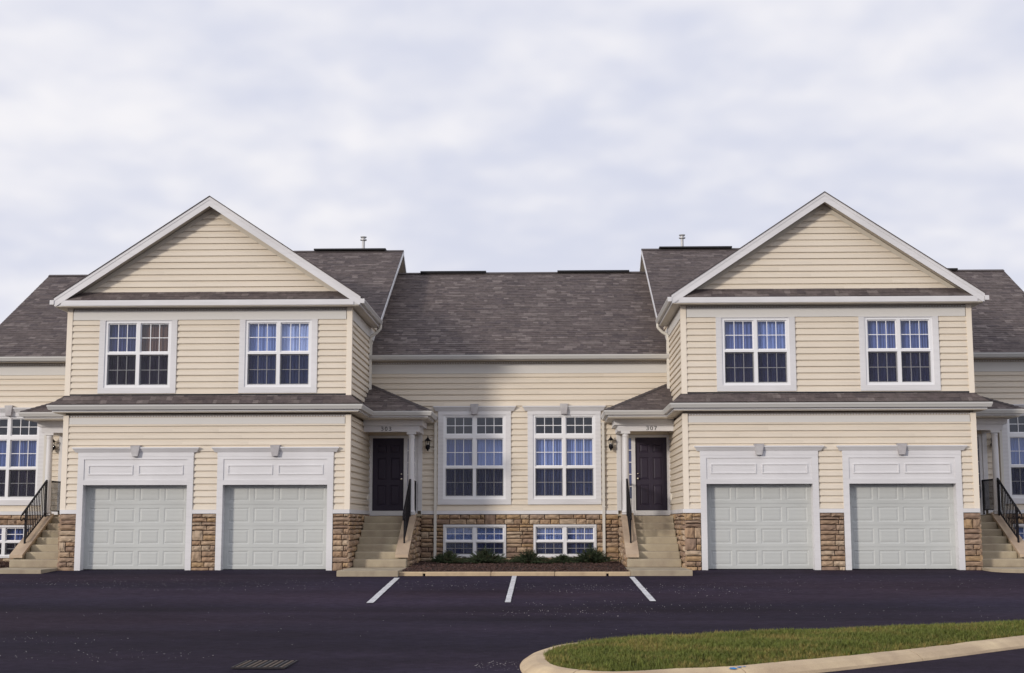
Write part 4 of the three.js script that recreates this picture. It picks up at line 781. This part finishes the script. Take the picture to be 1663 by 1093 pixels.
  list.forEach(([x, z], i) => {
    const d = dist(x, z), s = (0.65 + r() * 0.6) * (0.8 + fbm(x * 2.2, z * 2.2, 3, 51) * 0.45); q.setFromEuler(new THREE.Euler((r() - 0.5) * 0.5, r() * 6.28, (r() - 0.5) * 0.5)); m.compose(V(x, top(x, z, d) - 0.02, z), q, V(s, s, s)); im.setMatrixAt(i, m);
    const dry = smooth(0.5, 0.85, fbm(x * 1.7, z * 2.4, 4, 52) + (r() - 0.5) * 0.45 + (d < 0.25 ? 0.14 : 0)), k = 0.75 + r() * 0.5; c.setRGB(lerp(0.125, 0.25, dry) * k, lerp(0.15, 0.2, dry) * k, lerp(0.024, 0.055, dry) * k); im.setColorAt(i, c);
  });
  im.name = 'grass'; im.userData = { kind: 'stuff', label: 'short green and straw-coloured grass on the kerbed island', category: 'grass' }; scene.add(im);
}

// ------------------------------------------------------------------ storm drain, loose chips on the asphalt
{
  const y = gy(18) + 0.014, g = thing('storm_drain', [-2.33, y, 17.98], 'dark iron storm drain grate set in the asphalt', 'drain');
  mesh('pit', box(-0.27, 0.27, -0.3, -0.004, -0.37, 0.37), M.dark, g);
  mesh('rim', plate([-0.285, 0.285, -0.385, 0.385], [[-0.27, 0.27, -0.37, 0.37]], -0.012, 0.004).rotateX(-Math.PI / 2), M.iron, g);
  for (let i = 0; i < 9; i++) { const x = -0.235 + i * 0.0588; mesh('grate_bar', slab([V(x - 0.013, 0.004, -0.37), V(x + 0.013, 0.004, -0.37), V(x + 0.013, 0.004, 0.37), V(x - 0.013, 0.004, 0.37)], V(0, -0.03, 0)), i % 3 === 1 ? M.iron : M.rust, g); }
  const r = rng(909), t = [];
  const chip = (x, z, s) => { const yy = gy(z) + 0.004, P = []; for (let k = 0; k < 5; k++) { const a = k * 1.257 + r() * 0.6; P.push(V(x + Math.cos(a) * s * (0.7 + r() * 0.6), yy, z + Math.sin(a) * s * (0.7 + r() * 0.6))); } const top = V(x, yy + s * 0.9, z); for (let k = 0; k < 5; k++) t.push([P[k], top, P[(k + 1) % 5]]); };
  for (const [cx, cz, rx, rz, n, s] of [[-6, 4.2, 3.0, 1.6, 130, 0.012], [-8.5, 3.5, 2.5, 1.2, 60, 0.011], [-1, 4.5, 1.6, 1.2, 70, 0.012], [1.3, 5.2, 1.4, 1.2, 70, 0.013], [3.6, 5.5, 2.0, 1.5, 80, 0.012], [2.2, 9, 2.5, 1.2, 60, 0.012], [1.0, 10.5, 1.6, 0.8, 40, 0.013], [0.25, 18, 0.35, 0.5, 50, 0.01], [-4.5, 17, 1.4, 0.8, 45, 0.01], [-6, 15, 1.3, 0.9, 30, 0.01], [8, 4, 4, 2, 70, 0.011], [-3, 12, 6, 4, 60, 0.009], [5, 10, 4, 2, 50, 0.01]])
    for (let i = 0; i < n * 2; i++) { const a = r() * 6.28, q = Math.pow(r(), 0.6); chip(cx + Math.cos(a) * q * rx, cz + Math.sin(a) * q * rz, s * (0.2 + Math.pow(r(), 3) * 0.5)); }
  const m = mesh('gravel', tris(t), std([0.5, 0.46, 0.47], { roughness: 0.9, side: THREE.DoubleSide })); m.userData.kind = 'stuff'; tag(m, 'scattered pale stone chips lying loose on the asphalt', 'gravel');
}
renderer.render(scene, camera);
